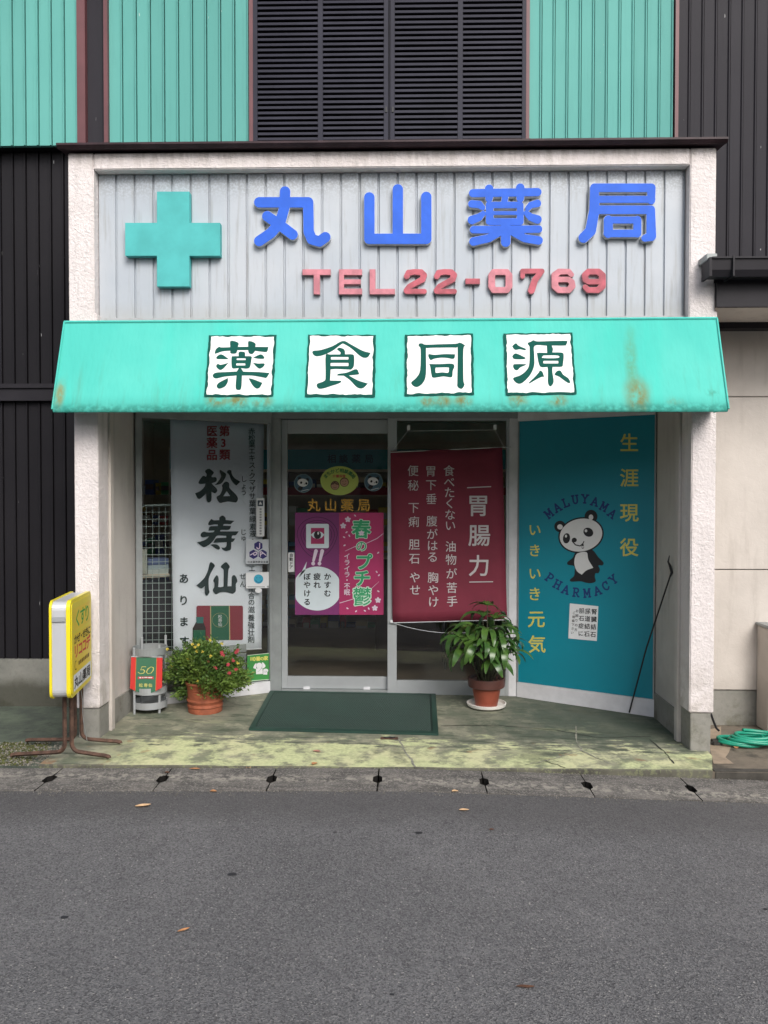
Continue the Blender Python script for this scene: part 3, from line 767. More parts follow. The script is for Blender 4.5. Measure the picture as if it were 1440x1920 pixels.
# ---- angled display window (left) and angled turquoise board (right)
A2, B2 = Vector((-1.812, .75)), Vector((-.945, 1.25))
dA = (B2 - A2).normalized(); nA = Vector((dA.y, -dA.x)); nA3 = Vector((nA.x, nA.y, 0)); oA = Vector((A2.x, A2.y, 0))
C2, D2 = Vector((.945, 1.25)), Vector((1.812, .75))
dC = (D2 - C2).normalized(); nC = Vector((dC.y, -dC.x)); nC3 = Vector((nC.x, nC.y, 0)); oC = Vector((C2.x, C2.y, 0))
win = empty('display_window', (-1.38, 1.0, 0), 'angled display window with grey frame left of the entrance', 'window')
LA = (B2 - A2).length
def seg(o2, d2, a, c): return o2 + d2 * a, o2 + d2 * c
def fbox(o2, d2, n2, a, c, t0, t1, z0, z1, name, m, parent):
    p, q = seg(o2, d2, a, c); return B().obox(p + n2 * t0, q + n2 * t0, n2, t1 - t0, z0, z1).o(name, m, parent)
fbox(A2, dA, nA, 0, .042, -.03, .03, -.02, 2.085, 'window_jamb', M['alu_dk'], win)
fbox(A2, dA, nA, LA - .012, LA, -.03, .03, -.02, 2.085, 'window_jamb', M['alu_dk'], win)
fbox(A2, dA, nA, .001, LA, -.031, .035, 2.045, 2.30, 'window_head', M['alu_dk'], win)
fbox(A2, dA, nA, .043, LA - .013, -.03, .03, -.02, .085, 'bottom_rail', M['white_frame'], win)
fbox(A2, dA, nA, .040, LA - .010, -.004, .001, .084, 2.046, 'glass', M['glass'], win)
LC = (D2 - C2).length
brd = empty('turquoise_sign_board', (1.38, 1.0, 0), 'turquoise board with panda emblem and yellow characters right of the entrance', 'sign')
M['turq'] = mat('turquoise_board', (.003, .225, .30), .45, var=.04, vs=2)
fbox(C2, dC, nC, .0, LC, -.03, .012, .092, 2.06, 'board', M['turq'], brd)
fbox(C2, dC, nC, -.005, LC + .004, -.03, .020, -.06, .090, 'bottom_rail', M['white_frame'], brd)
fbox(C2, dC, nC, .0, LC, -.031, .035, 2.0605, 2.30, 'board_head', M['white_frame'], brd)
fbox(C2, dC, nC, LC - .006, LC + .004, -.03, .021, .0905, 2.06, 'edge_trim', M['alu_dk'], brd)
fbox(C2, dC, nC, -.004, .004, -.03, .021, .0905, 2.06, 'edge_trim', M['alu_dk'], brd)

# ================================================================== SIGN LETTERING ON THE FACADE
def T(ox, oy, s_): return lambda x, y: (ox + x / s_, oy + y / s_)
nF = Vector((0, -1, 0))
BOARD = .068
def raised(name, strokes, parent, face, side, y0, th, grow=.6, step=.7):
    """raised letter: pale body with a coloured face plate standing 1.5 mm proud"""
    def build(grow_, d0, d1, m, nm, par):
        v, f = stroke_mesh(strokes, step, grow_, .5)
        vv = [P(x, y, y0) + nF * (d0 + (z + .5) * (d1 - d0)) for x, y, z in v]
        return meshobj(nm, vv, f, m, par)
    b_ = build(grow, .0, th - .0015, side, name, parent)
    build(0, th - .0014, th + .002, face, 'face_plate', b_); return b_
name_sign = empty('shop_name_sign', P(850, 410, BOARD), 'blue raised shop name characters on the grey plank sign board', 'sign')
r = 9.7
CH = {}
CH['maru'] = [[(488, 383, r), (579, 383, r), (580, 438, r), (586, 452, r), (600, 456, r), (611, 448, r)], [(536, 363, r), (535, 392, r), (527, 420, r), (510, 440, r), (488, 455, r)], [(503, 409, r), (530, 428, r), (550, 443, r)]]
CH['yama'] = [[(693, 374, r), (693, 451, r), (799, 451, r), (799, 373, r)], [(746, 359, r), (746, 451, r)]]
r2 = 7.6
CH['kusuri'] = [[(886, 366, r2), (1006, 364, r2)], [(916, 358, 8), (916, 376, 7)], [(974, 356, 8), (974, 376, 7)], [(884, 386, 7), (897, 387, 7), (904, 393, 5)], [(884, 416, 8), (897, 411, 7), (905, 404, 5)],
                [(1006, 385, 7), (994, 388, 6), (988, 394, 5)], [(1006, 415, 8), (994, 411, 7), (985, 403, 5)], [(946, 372, 6), (944, 384, 6)], [(918, 388, 6), (974, 388, 6), (974, 419, 6.5), (918, 419, 6.5), (918, 388, 6)], [(916, 387, 6), (916, 419, 6)], [(918, 403, 3.6), (974, 403, 3.6)],
                [(887, 434, 7), (1008, 433, 7)], [(947, 424, 9), (947, 457, 9)], [(940, 436, 7), (915, 450, 7.5), (887, 456, 8)], [(956, 436, 7), (982, 450, 7.5), (1008, 454, 8)]]
CH['kyoku'] = [[(1112, 356, 8), (1218, 356, 8), (1218, 380, 7)], [(1110, 377.5, 6.6), (1219, 377.5, 6.6)], [(1112, 356, 8), (1112, 398, 9.5), (1105, 436, 10), (1092, 449, 9.5)], [(1112, 397, 8), (1217, 397, 8), (1218, 446, 9), (1206, 450, 6.5)],
               [(1136, 416, 6.5), (1192, 416, 6.5)], [(1192, 416, 7.5), (1192, 441, 7.5)], [(1136, 441, 7), (1192, 441, 7)], [(1138, 416, 8.5), (1138, 441, 8.5)]]
for k, nm in (('maru', 'first'), ('yama', 'second'), ('kusuri', 'third'), ('kyoku', 'fourth')):
    raised('character', CH[k], name_sign, M['blue'], M['white_edge'], BOARD, .032)
# telephone number
tel = empty('telephone_sign', P(850, 530, BOARD), 'faded red telephone number letters under the blue shop name', 'sign')
def fit_glyph(ch, x0, y0, x1, y1, bold, m, parent, y, th, name='numeral'):
    v, f = glyph_mesh(ch, bold, .5)
    a0, a1 = min(q[0] for q in v), max(q[0] for q in v); b0, b1 = min(q[1] for q in v), max(q[1] for q in v)
    vv = [P(x0 + (q[0] - a0) / (a1 - a0) * (x1 - x0), y0 + (q[1] - b0) / (b1 - b0) * (y1 - y0), y) + nF * ((q[2] + .5) * th) for q in v]
    return meshobj(name, vv, f, m, parent)
def rect_glyph(rects, m):
    b = B()
    for i, (x0, y0, x1, y1) in enumerate(rects):
        q = [P(x, y, BOARD) for x, y in ((x0, y1), (x1, y1), (x1, y0), (x0, y0))]; d = .024 - i * .0004
        b.add([p for p in q] + [p + nF * d for p in q], [(0, 3, 2, 1), (4, 5, 6, 7), (0, 1, 5, 4), (1, 2, 6, 5), (2, 3, 7, 6), (3, 0, 4, 7)])
    return b.o('letter', m, tel)
tt = lambda x, y: (560 + x / 2.44, 490 + y / 2.44)
def tel_char(strokes, m):
    st = [[(*tt(p[0], p[1]), p[2] / 2.44) for p in q] for q in strokes]
    v, f = stroke_mesh(st, .55, .5, .5); b_ = meshobj('numeral', [P(x, y, BOARD) + nF * ((z + .5) * .0225) for x, y, z in v], f, M['tel_side'], tel)
    v, f = stroke_mesh(st, .55, 0, .5); meshobj('face_plate', [P(x, y, BOARD) + nF * (.0225 + (z + .5) * .003) for x, y, z in v], f, m, b_)
def flat_char(rects, m):
    par = None
    for g_, d0, d1, mm in ((1.2, 0, .0225, M['tel_side']), (0, .0225, .0255, m)):
        b = B()
        for i, (x0, y0, x1, y1) in enumerate(rects):
            q = [P(*tt(x, y), BOARD) for x, y in ((x0 - g_, y1 + g_), (x1 + g_, y1 + g_), (x1 + g_, y0 - g_), (x0 - g_, y0 - g_))]; dd = d1 - i * .0002
            b.add([p + nF * d0 for p in q] + [p + nF * dd for p in q], [(4, 5, 6, 7), (0, 1, 5, 4), (1, 2, 6, 5), (2, 3, 7, 6), (3, 0, 4, 7)])
        o_ = b.o('letter' if g_ else 'face_plate', mm, tel if g_ else par)
        par = o_
M['tel_side'] = mat('bleached_pink_letter_side', (.42, .24, .25), .6, var=.1, vs=20)
par = None
PK, RD = M['pink_tel'], M['red_tel']
flat_char([(20, 42, 147, 67), (71, 67.5, 98, 155)], PK)
flat_char([(186, 42, 208, 155), (208, 42, 290, 67), (208, 88, 284, 109), (208, 130, 290, 155)], PK)
flat_char([(326, 42, 351, 155), (351, 131, 440, 155)], PK)
for ox in (0, 137):
    tel_char([[(494, 74, 12), (503, 57, 13), (530, 53, 12), (560, 55, 13), (572, 68, 14), (566, 88, 13), (535, 104, 12), (506, 120, 12), (494, 138, 13)], [(494, 142, 11), (574, 142, 11)]] if not ox else
             [[(631, 74, 12), (640, 57, 13), (667, 53, 12), (697, 55, 13), (709, 68, 14), (703, 88, 13), (672, 104, 12), (643, 120, 12), (631, 138, 13)], [(631, 142, 11), (711, 142, 11)]], RD)
flat_char([(762, 84, 827, 108)], RD)
tel_char([[(881, 70, 15), (890, 54, 13), (950, 54, 13), (960, 70, 15), (960, 118, 15), (950, 136, 13), (890, 136, 13), (881, 118, 15), (881, 70, 15)]], PK)
tel_char([[(1022, 50, 11), (1110, 50, 11)], [(1022, 50, 10), (1022, 74, 10)], [(1106, 54, 12), (1078, 90, 14), (1062, 138, 15)]], RD)
tel_char([[(1244, 66, 11), (1232, 52, 12), (1188, 52, 13), (1169, 68, 15), (1169, 118, 15), (1186, 136, 13), (1232, 136, 13), (1248, 118, 14), (1246, 100, 13), (1232, 88, 12), (1176, 88, 12)]], PK)
tel_char([[(1307, 122, 11), (1320, 136, 12), (1366, 136, 13), (1385, 118, 15), (1385, 70, 15), (1368, 52, 13), (1322, 52, 13), (1306, 68, 14), (1308, 88, 13), (1322, 98, 12), (1378, 98, 12)]], RD)
# cross
cr = [(299, 365), (359, 365), (359, 423), (416, 423), (416, 484), (359, 484), (359, 541), (299, 541), (299, 484), (240, 484), (240, 423), (299, 423)]
v, f = curve_mesh([cr], .5)
cross = meshobj('green_cross_sign', [P(x, y, BOARD) + nF * ((z + .5) * .05) for x, y, z in v], f, M['cross'])
tag(cross, 'large turquoise pharmacy cross fixed at left of the grey sign board', 'sign')
bv = cross.modifiers.new('b', 'BEVEL'); bv.width = .004; bv.segments = 2; bv.limit_method = 'ANGLE'

# ================================================================== AWNING
aw = empty('awning', (0, -.1, 2.0), 'mint green sloping awning with four framed characters above the entrance', 'awning')
aT, aB = P(720, 600, -.055), P(720, 768, -.24)
an = Vector((0, -(aT.z - aB.z), -(aT.y - aB.y) * -1)).normalized()
an = Vector((0, -(aT.z - aB.z), (aT.y - aB.y))).normalized()
AP = lambda x, y: hit(x, y, aT, an)
def m_awning():
    t = NT('mint_awning_canvas'); x, y, z = t.xyz()
    c = t.mix(t.ss(t.noise(1.3, 4, .6), .35, .7), (.075, .49, .415), (.105, .545, .46))
    c = t.mix(t.m_('MULTIPLY', t.ss(t.noise(2.2, 4, .6, t.P((2.5, 1, .25))), .50, .75), .45), c, (.055, .56, .46))
    def blob(px, py, w, h, k, colr, sc_=22, seed=0.0, lo=.40, hi=.62):
        nonlocal c
        q = AP(px, py)
        ax = t.m_('DIVIDE', t.m_('ABSOLUTE', t.m_('SUBTRACT', x, q.x)), w); az = t.m_('DIVIDE', t.m_('ABSOLUTE', t.m_('SUBTRACT', z, q.z)), h)
        d = t.m_('SQRT', t.m_('ADD', t.m_('MULTIPLY', ax, ax), t.m_('MULTIPLY', az, az)))
        mk = t.m_('MULTIPLY', t.ss(d, 1.25, .2), t.ss(t.noise(sc_, 5, .65, t.P((1, 1, .5))), lo - .06, hi + .10))
        c = t.mix(t.m_('MULTIPLY', mk, k), c, colr)
    br = (.20, .19, .06)
    for px in (405, 445, 490): blob(px, 752, .075, .045, 1.0, br, 22, lo=.34, hi=.52)
    blob(640, 752, .16, .03, .18, br, 30)
    for px in (800, 830, 868): blob(px, 752, .06, .042, 1.0, br, 22, lo=.34, hi=.52)
    for px in (972, 1046): blob(px, 750, .07, .045, 1.0, br, 22, lo=.34, hi=.52)
    blob(1195, 742, .085, .13, 1.0, br, 16, lo=.28, hi=.5); blob(1184, 680, .045, .19, .8, (.12, .26, .12), 18, lo=.30, hi=.6); blob(1183, 625, .035, .08, .35, (.1, .35, .2), 18, lo=.3, hi=.6)
    blob(1265, 752, .05, .03, .6, br, 28); blob(1335, 735, .05, .03, .5, (.05, .2, .12), 40, lo=.5, hi=.6); blob(112, 740, .035, .10, .8, (.26, .2, .05), 20, lo=.3, hi=.5)
    blob(1150, 640, .07, .2, .4, (.06, .5, .4), 6, lo=.2, hi=.6); blob(330, 625, .1, .12, .3, (.06, .5, .4), 6, lo=.2, hi=.6); blob(620, 610, .08, .06, .4, (.06, .5, .4), 6, lo=.2, hi=.6)
    st_ = t.m_('MULTIPLY', t.ss(t.noise(7, 5, .65, t.P((3.5, 1, .22))), .5, .78), t.ss(z, 2.45, 2.02))
    c = t.mix(t.m_('MULTIPLY', st_, .55), c, (.10, .33, .24))
    edge = t.m_('MULTIPLY', t.ss(z, 2.04, 2.0), t.ss(t.noise(30, 4, .6), .35, .6)); c = t.mix(t.m_('MULTIPLY', edge, .6), c, (.03, .22, .17))
    t.col(c); t.rough(.8); t.b.inputs['Specular IOR Level'].default_value = .2; b1 = t.bump(t.noise(3, 4, .55, t.P((1.8, 1, .6))), .018, .8); t.bump(t.noise(300, 2), .0004, .5, b1)
    return t.m
M['awning'] = m_awning(); M['aw_hem'] = mat('dark_green_hem', (.018, .13, .10), .8, var=.5, vs=40)  # hem is a mottled green, darker than the canvas
TL, TR, BR, BL = AP(121, 604), AP(1344, 597), AP(1366, 767), AP(98, 768)
nxa = 40; v = []; f = []
for j in range(7):
    for i in range(nxa + 1):
        a, c_ = TL.lerp(TR, i / nxa), BL.lerp(BR, i / nxa); q = a.lerp(c_, j / 6)
        q = q + an * (-.004 * math.sin(math.pi * j / 6) * (1 - abs(math.cos(i / nxa * math.pi * 5)) * .5)); v.append(q)
for j in range(6):
    for i in range(nxa): k = j * (nxa + 1) + i; f.append((k, k + nxa + 1, k + nxa + 2, k + 1))
k0 = len(v)   # hem, underside return, ends, back
for i in range(nxa + 1):
    q = BL.lerp(BR, i / nxa); v.append(q + Vector((0, .012, -.014)))
for i in range(nxa): f.append((6 * (nxa + 1) + i, k0 + i, k0 + i + 1, 6 * (nxa + 1) + i + 1))
nmain = len(f)
can = meshobj('canopy', v, f, M['awning'], aw, smooth=True)
B().add([BL + Vector((0, .0125, -.0142)), BR + Vector((0, .0125, -.0142)), BR + Vector((0, .05, -.012)), BL + Vector((0, .05, -.012))], [(0, 3, 2, 1)]).o('hem', M['aw_hem'], aw)
b = B(); bt = B()
for a, c_ in ((TL, BL), (TR, BR)):
    b.add([a, c_, Vector((c_.x, -.02, c_.z)), Vector((a.x, -.005, a.z))], [(0, 1, 2, 3)])
    bt.tube([a + an * .003, c_ + an * .003], .006, 6)
b.o('side_flap', M['awning'], aw); bt.tube([TL, TR], .009, 6); bt.o('edge_piping', M['awning'], aw)
bt = B().tube([BL + Vector((.01, .035, .004)), BR + Vector((-.01, .035, .004))], .011, 8)
for x_ in (-1.86, 1.84): bt.tube([(x_, BL.y + .03, BL.z + .0), (x_, .0, BL.z + .04)], .012, 6)
bt.o('frame_bar', M['rubber_red'], aw)
M['aw_green'] = mat('dark_green_print', (.010, .085, .066), .8, var=.06, spec=.1); M['aw_white'] = mat('white_canvas_print', (.80, .80, .78), .55, var=.03)
def rough_quad(q, amp, seed):
    rnd = random.Random(seed); out = []
    for i in range(4):
        a, c_ = Vector(q[i]), Vector(q[(i + 1) % 4]); d = (c_ - a).normalized(); n_ = Vector((-d.y, d.x)); ph = rnd.uniform(0, 6)
        for k in range(22):
            p = a.lerp(c_, k / 22); w_ = amp * (math.sin(k * .9 + ph) * .5 + rnd.uniform(-.6, .6)) if k else 0
            out.append((p.x + n_.x * w_, p.y + n_.y * w_))
    return out
def s3(pts): return smooth_loop(pts, 4)
AWN = [
 (T(380, 620, 9.6), [(115, 92), (1335, 85), (1272, 1188), (32, 1196)], [(158, 118), (1285, 118), (1232, 1158), (78, 1158)],
  [[(222, 415), (240, 350), (300, 300), (340, 312), (500, 308, 1), (500, 205), (560, 195), (650, 235), (638, 302, 1), (822, 300, 1), (825, 205), (890, 205), (955, 245), (952, 302, 1), (1188, 303, 1), (1165, 385), (1110, 395), (950, 375, 1), (900, 430), (840, 418), (820, 362, 1), (630, 362, 1), (600, 420), (510, 420), (500, 372, 1), (360, 385), (240, 425)],
   [(345, 437), (480, 525, 1), (345, 525), (258, 518), (262, 475)], [(470, 590, 1), (380, 690), (315, 718), (255, 670), (255, 622), (290, 610), (330, 625)],
   [(912, 495, 1), (1050, 437), (1112, 490), (1095, 518), (990, 515)], [(908, 588, 1), (1000, 602), (1112, 602), (1105, 650), (1035, 695), (980, 665)],
   [(652, 470, 1), (655, 400), (710, 388), (765, 405), (768, 470, 1), (880, 475), (880, 540), (855, 665), (800, 695), (695, 685, 1), (735, 748, 1), (1000, 755), (1208, 772, 1), (1150, 858), (1090, 852), (900, 820), (712, 818, 1), (700, 1040), (650, 1078), (600, 1040), (612, 818, 1), (400, 838), (240, 872), (185, 820), (240, 768), (420, 755), (620, 745, 1), (655, 685, 1), (550, 692), (525, 640), (525, 490), (560, 470)],
   [(460, 862, 1), (455, 940), (400, 1020), (300, 1055), (258, 1010), (300, 945)], [(830, 868, 1), (900, 880), (1080, 950, 1), (1030, 1035), (970, 1052), (900, 990)]],
  [[(618, 512), (780, 512), (780, 542), (618, 542)], [(610, 602), (772, 602), (772, 638), (610, 638)]]),
 (T(565, 620, 9.6), [(125, 78), (1342, 85), (1325, 1205), (68, 1196)], [(158, 105), (1297, 108), (1272, 1158), (112, 1150)],
  [[(215, 375), (350, 358), (560, 290), (750, 195), (900, 262), (1100, 370), (1248, 412, 1), (1200, 485), (1130, 500), (1050, 460), (900, 330), (770, 252), (720, 258), (560, 375), (400, 450), (270, 472), (210, 430)],
   [(700, 438, 1), (705, 400), (645, 345), (690, 318), (760, 340), (785, 380), (788, 436, 1), (900, 435), (950, 465), (948, 640), (905, 705), (860, 712), (640, 700), (530, 708, 1), (520, 908, 1), (720, 912, 1), (700, 950), (560, 1000), (360, 1058), (290, 1030), (290, 965), (420, 910), (438, 800), (440, 455), (520, 440)],
   [(645, 818, 1), (670, 788), (820, 765), (990, 702), (1045, 790, 1), (1010, 802), (858, 818, 1), (1020, 905), (1200, 962, 1), (1120, 1040), (1050, 1050), (980, 1010), (880, 905), (765, 822, 1)]],
  [[(535, 488), (850, 488), (850, 532), (535, 532)], [(528, 598), (850, 594), (850, 640), (528, 648)]]),
 (T(750, 620, 9.6), [(92, 80), (1312, 62), (1335, 1160), (82, 1178)], [(135, 112), (1268, 90), (1285, 1120), (128, 1145)],
  [[(335, 290), (345, 245), (400, 240), (460, 262), (700, 255), (1000, 245), (1080, 226), (1172, 285), (1140, 350), (1140, 880), (1160, 975), (1130, 1040), (1088, 1058), (1030, 1010), (1030, 900), (1035, 350), (1000, 318), (700, 318), (490, 325), (468, 360), (468, 780), (420, 940), (320, 1022), (240, 1005), (202, 940), (290, 860), (360, 720), (370, 350)],
   [(512, 440), (530, 432), (620, 445), (800, 432), (990, 435, 1), (980, 500), (940, 520), (860, 505), (740, 498), (620, 515), (550, 540), (512, 480)],
   [(525, 610, 1), (700, 612), (930, 605), (978, 655), (950, 730), (940, 830), (905, 852), (780, 835), (600, 858), (565, 800), (545, 670)]],
  [[(640, 685), (665, 678), (860, 675), (878, 700), (865, 768), (760, 762), (655, 772), (638, 750)]]),
 (T(940, 615, 9.6), [(38, 108), (1275, 90), (1350, 1195), (78, 1215)], [(90, 135), (1232, 118), (1305, 1162), (115, 1172)],
  [[(200, 330), (260, 285), (310, 330), (440, 385, 1), (425, 412), (330, 395), (250, 405), (205, 365)], [(200, 510), (240, 470), (300, 480), (438, 548, 1), (400, 572), (240, 572), (200, 540)], [(212, 680), (240, 660), (440, 660, 1), (430, 680), (340, 720), (290, 768), (240, 762), (210, 715)],
   [(470, 285), (530, 255), (575, 232), (650, 252), (900, 245), (1160, 242), (1182, 268), (1160, 318), (1130, 328), (905, 328, 1), (925, 390), (915, 450, 1), (1070, 452), (1118, 490), (1105, 660), (1080, 708), (918, 712, 1), (915, 800), (938, 980), (880, 1062), (835, 1000), (835, 800), (828, 712, 1), (715, 715), (670, 650), (635, 460, 1), (680, 455), (820, 458, 1), (815, 330, 1), (600, 330), (590, 500), (590, 680), (520, 850), (400, 980), (320, 1015), (250, 985), (212, 910), (340, 860), (450, 770), (500, 650), (505, 380), (500, 340)],
   [(690, 778), (735, 800), (768, 890, 1), (700, 900), (500, 1010, 1), (495, 992), (600, 890), (670, 810)], [(955, 840), (1000, 785), (1060, 780), (1110, 850), (1200, 915), (1235, 985), (1205, 1002), (1120, 950), (1040, 890), (970, 860)]],
  [[(745, 520), (775, 508), (1010, 510), (1008, 552), (745, 552)], [(752, 615), (1020, 605), (1010, 650), (760, 650)]])]
pr = Print(AP, an, aw, .0006, .006)
for i, (tr, q1, q2, polys, holes) in enumerate(AWN):
    o1 = pr.poly('printed_panel', [rough_quad(q1, 8, i)], M['aw_green'], 0, tr)
    pr.p = o1; pr.poly('panel_ground', [rough_quad(q2, 12, i + 9)], M['aw_white'], 1, tr)
    b = B()
    for k, pl in enumerate(polys):
        lp = [tr(*p) for p in s3(pl)]
        b.add([pr.pt(x, y, pr.base + pr.k * 2 + .00008 * k) for x, y in lp], [t for t in tessellate_polygon([[Vector((x, y, 0)) for x, y in lp]])])
    b.o('character', M['aw_green'], o1)
    pr.poly('character_gap', [rrect(min(p[0] for p in h), min(p[1] for p in h), max(p[0] for p in h), max(p[1] for p in h), 10) if len(h) == 4 else s3(h) for h in holes], M['aw_white'], 4, tr)
    pr.p = aw
#__PART2__
# ================================================================== PRINTED THINGS IN THE ENTRANCE
def ink(name, c, rough=.6): 
    if name not in M: M[name] = mat(name, c, rough, var=.04)
    return M[name]
DK = ink('dark_ink', (.012, .03, .03)); RED = ink('red_ink', (.42, .03, .05)); NAVY = ink('navy_ink', (.008, .03, .15)); YEL = ink('yellow_ink', (.62, .56, .12))
WHT = ink('white_ink', (.66, .66, .66)); GRY = ink('grey_ink', (.30, .31, .32)); BLK = ink('black_ink', (.01, .01, .013))
# ---- turquoise board characters
CB = lambda off: (lambda x, y: hit(x, y, oC + nC3 * off, nC3))
pr = Print(CB(.012), nC3, brd)
t5 = T(950, 780, 4.645); t6 = T(950, 1050, 4.645)
pr.text('character', [(c, 1068, y, 36) for c, y in zip('生涯現役', (232, 537, 840, 1142))] + [(c, 245, y, 25) for c, y in zip('いきい', (990, 1170, 1370))], YEL, 0, .018, t5)
pr.text('character', [('き', 245, 295, 27), ('元', 258, 512, 34), ('気', 265, 732, 34)], YEL, 0, .018, t6)
LET = {  # slab serif capitals as strokes in a unit box
 'M': [[(.12, 1), (.12, 0), (.5, .72), (.88, 0), (.88, 1)], [(0, 0), (.2, 0)], [(.8, 0), (1, 0)], [(0, 1), (.26, 1)], [(.74, 1), (1, 1)]],
 'A': [[(.08, 1), (.5, 0), (.92, 1)], [(.24, .65), (.76, .65)], [(-.05, 1), (.24, 1)], [(.76, 1), (1.05, 1)]],
 'L': [[(.25, 0), (.25, 1), (.9, 1), (.9, .75)], [(.08, 0), (.42, 0)], [(.08, 1), (.3, 1)]],
 'U': [[(.18, 0), (.18, .7), (.3, .93), (.5, 1), (.7, .93), (.82, .7), (.82, 0)], [(.02, 0), (.34, 0)], [(.66, 0), (.98, 0)]],
 'Y': [[(.1, 0), (.5, .5), (.9, 0)], [(.5, .5), (.5, 1)], [(-.05, 0), (.26, 0)], [(.74, 0), (1.05, 0)], [(.34, 1), (.66, 1)]],
 'P': [[(.22, 1), (.22, 0), (.65, 0), (.86, .12), (.88, .3), (.8, .46), (.6, .54), (.22, .54)], [(.05, 0), (.3, 0)], [(.05, 1), (.42, 1)]],
 'H': [[(.16, 0), (.16, 1)], [(.84, 0), (.84, 1)], [(.16, .5), (.84, .5)], [(0, 0), (.32, 0)], [(0, 1), (.32, 1)], [(.68, 0), (1, 0)], [(.68, 1), (1, 1)]],
 'R': [[(.2, 1), (.2, 0), (.6, 0), (.8, .1), (.84, .27), (.76, .44), (.6, .52), (.2, .52)], [(.5, .52), (.86, 1), (1, 1)], [(.04, 0), (.3, 0)], [(.04, 1), (.38, 1)]],
 'C': [[(.88, .32), (.86, .1), (.62, 0), (.4, .02), (.16, .22), (.1, .5), (.18, .8), (.42, .98), (.66, .98), (.9, .76)], [(.9, .0), (.88, .32)]]}
def arc_text(pr, items, m, h, w, th, layer=0, tr=None):
    st = []
    for ch, x, y, rot in items:
        if tr: x, y = tr(x, y)
        c, s_ = math.cos(R(rot)), math.sin(R(rot))
        for s0 in LET[ch]:
            st.append([(x + (a - .5) * w * c - (b_ - .5) * h * s_, y + (a - .5) * w * s_ + (b_ - .5) * h * c, th) for a, b_ in s0])
    return pr.stroke('round_lettering', st, m, layer, step=.45)
arc_text(pr, [('M', 368, 850, -38), ('A', 440, 797, -29), ('L', 515, 755, -20), ('U', 597, 728, -8), ('Y', 682, 722, 4), ('A', 768, 745, 15), ('M', 848, 790, 27), ('A', 920, 850, 38)], NAVY, 15, 12, 1.45, 0, t5)
arc_text(pr, [('P', 375, 155, 36), ('H', 443, 213, 27), ('A', 515, 257, 18), ('R', 605, 282, 6), ('M', 700, 288, -5), ('A', 790, 267, -18), ('C', 862, 227, -29), ('Y', 930, 170, -38)], NAVY, 15, 12, 1.45, 0, t6)
# panda emblem
pandaB = pr.poly('panda_emblem', [ell(648, 1037, 200, 155, 40, -12), ell(735, 875, 56, 58), ell(465, 962, 50, 50), smooth_loop([(612, 1180), (735, 1160), (800, 1230), (843, 1275), (835, 1300), (800, 1302), (812, 1335), (800, 1368), (775, 1370), (768, 1400), (775, 1440), (735, 1456), (690, 1452), (645, 1440), (565, 1442), (552, 1425), (585, 1395), (592, 1360), (588, 1308), (535, 1296), (530, 1272), (575, 1235)], 4)], BLK, 0, t5)
pr.p = pandaB
pr.poly('emblem_face', [ell(648, 1037, 187, 142, 40, -12), ell(735, 882, 20, 24), ell(465, 966, 24, 23), smooth_loop([(618, 1196), (696, 1186), (712, 1250), (755, 1322, 1), (695, 1345), (655, 1382, 1), (612, 1350), (590, 1290), (595, 1235)], 4)], WHT, 1, t5)
pr.poly('emblem_eyes', [ell(522, 1065, 31, 45, 20, 8), ell(712, 1012, 45, 38, 20, 30), ell(590, 1080, 22, 20)], BLK, 2, t5)
pr.stroke('emblem_mouth', [[(572, 1090, 1), (600, 1122, 1), (640, 1132, 1), (664, 1112, 1), (674, 1092, .8)], [(662, 1120, 2), (664, 1145, 2.2)]], BLK, 2, t5)
pr.poly('emblem_glint', [ell(518, 1046, 10, 13, 12), ell(692, 1000, 12, 13, 12), ell(664, 1140, 8, 9, 10)], WHT, 3, t5)
# handwritten notice on the board
q = [(550, 378), (798, 403), (785, 706), (537, 683)]
ntc = sheet('notice_paper', [CB(.0145)(*t6(*p)) for p in q][::-1], M['white'], n=nC3, label='white handwritten notice about kidney stones taped to the turquoise board', category='notice')
pr = Print(CB(.0145), nC3, ntc, base=.0008)
its = []
for s_, x, w_ in (('腎臓結石', 758, 11), ('尿道結石', 703, 11), ('胆石症に', 650, 10.5), ('お困りの方', 610, 6), ('ご相談下さい', 582, 5.6)):
    y0 = 450 - (758 - x) * .08; n_ = len(s_)
    for i, c in enumerate(s_): its.append((c, x + (i - 1.5) * -3, y0 + (i * 66 if n_ == 4 else i * (205 / n_) + 5 + (20 if n_ == 6 else 0)), w_, random.uniform(-5, 5)))
pr.text('handwriting', its, BLK, 0, .022, t6)
# ---- maroon cloth poster hanging in front of the fixed pane
YM = YD - .075
M['maroon_cloth'] = mat('maroon_cloth', (.20, .022, .045), .75, var=.10, vs=3)
t4 = T(720, 780, 4.924)
q = [t4(*p) for p in ((60, 325), (1090, 292), (1137, 1885), (78, 1905))]
v = []; f = []
for j in range(17):
    for i in range(13):
        a = Vector(q[0]).lerp(Vector(q[1]), i / 12); c = Vector(q[3]).lerp(Vector(q[2]), i / 12); p = a.lerp(c, j / 16)
        v.append(P(p.x, p.y, YM) + Vector((0, .004 * math.sin(i * .9) * (1 - j / 22), 0)))
for j in range(16):
    for i in range(12): k = j * 13 + i; f.append((k, k + 13, k + 14, k + 1))
mp = empty('maroon_cloth_poster', P(838, 1165, YM), 'maroon cloth poster with white stomach complaint words hanging by the fixed pane', 'poster')
clo = meshobj('cloth', v, f, M['maroon_cloth'], mp, smooth=True)
so_ = clo.modifiers.new('s', 'SOLIDIFY'); so_.thickness = .0015; so_.offset = -1 if False else 1
B().tube([P(730, 848, YM), P(958, 838, YM)], .004, 6).tube([P(733, 1168, YM), P(956, 1162, YM)], .004, 6).o('rod', M['alu'], mp)
b = B()
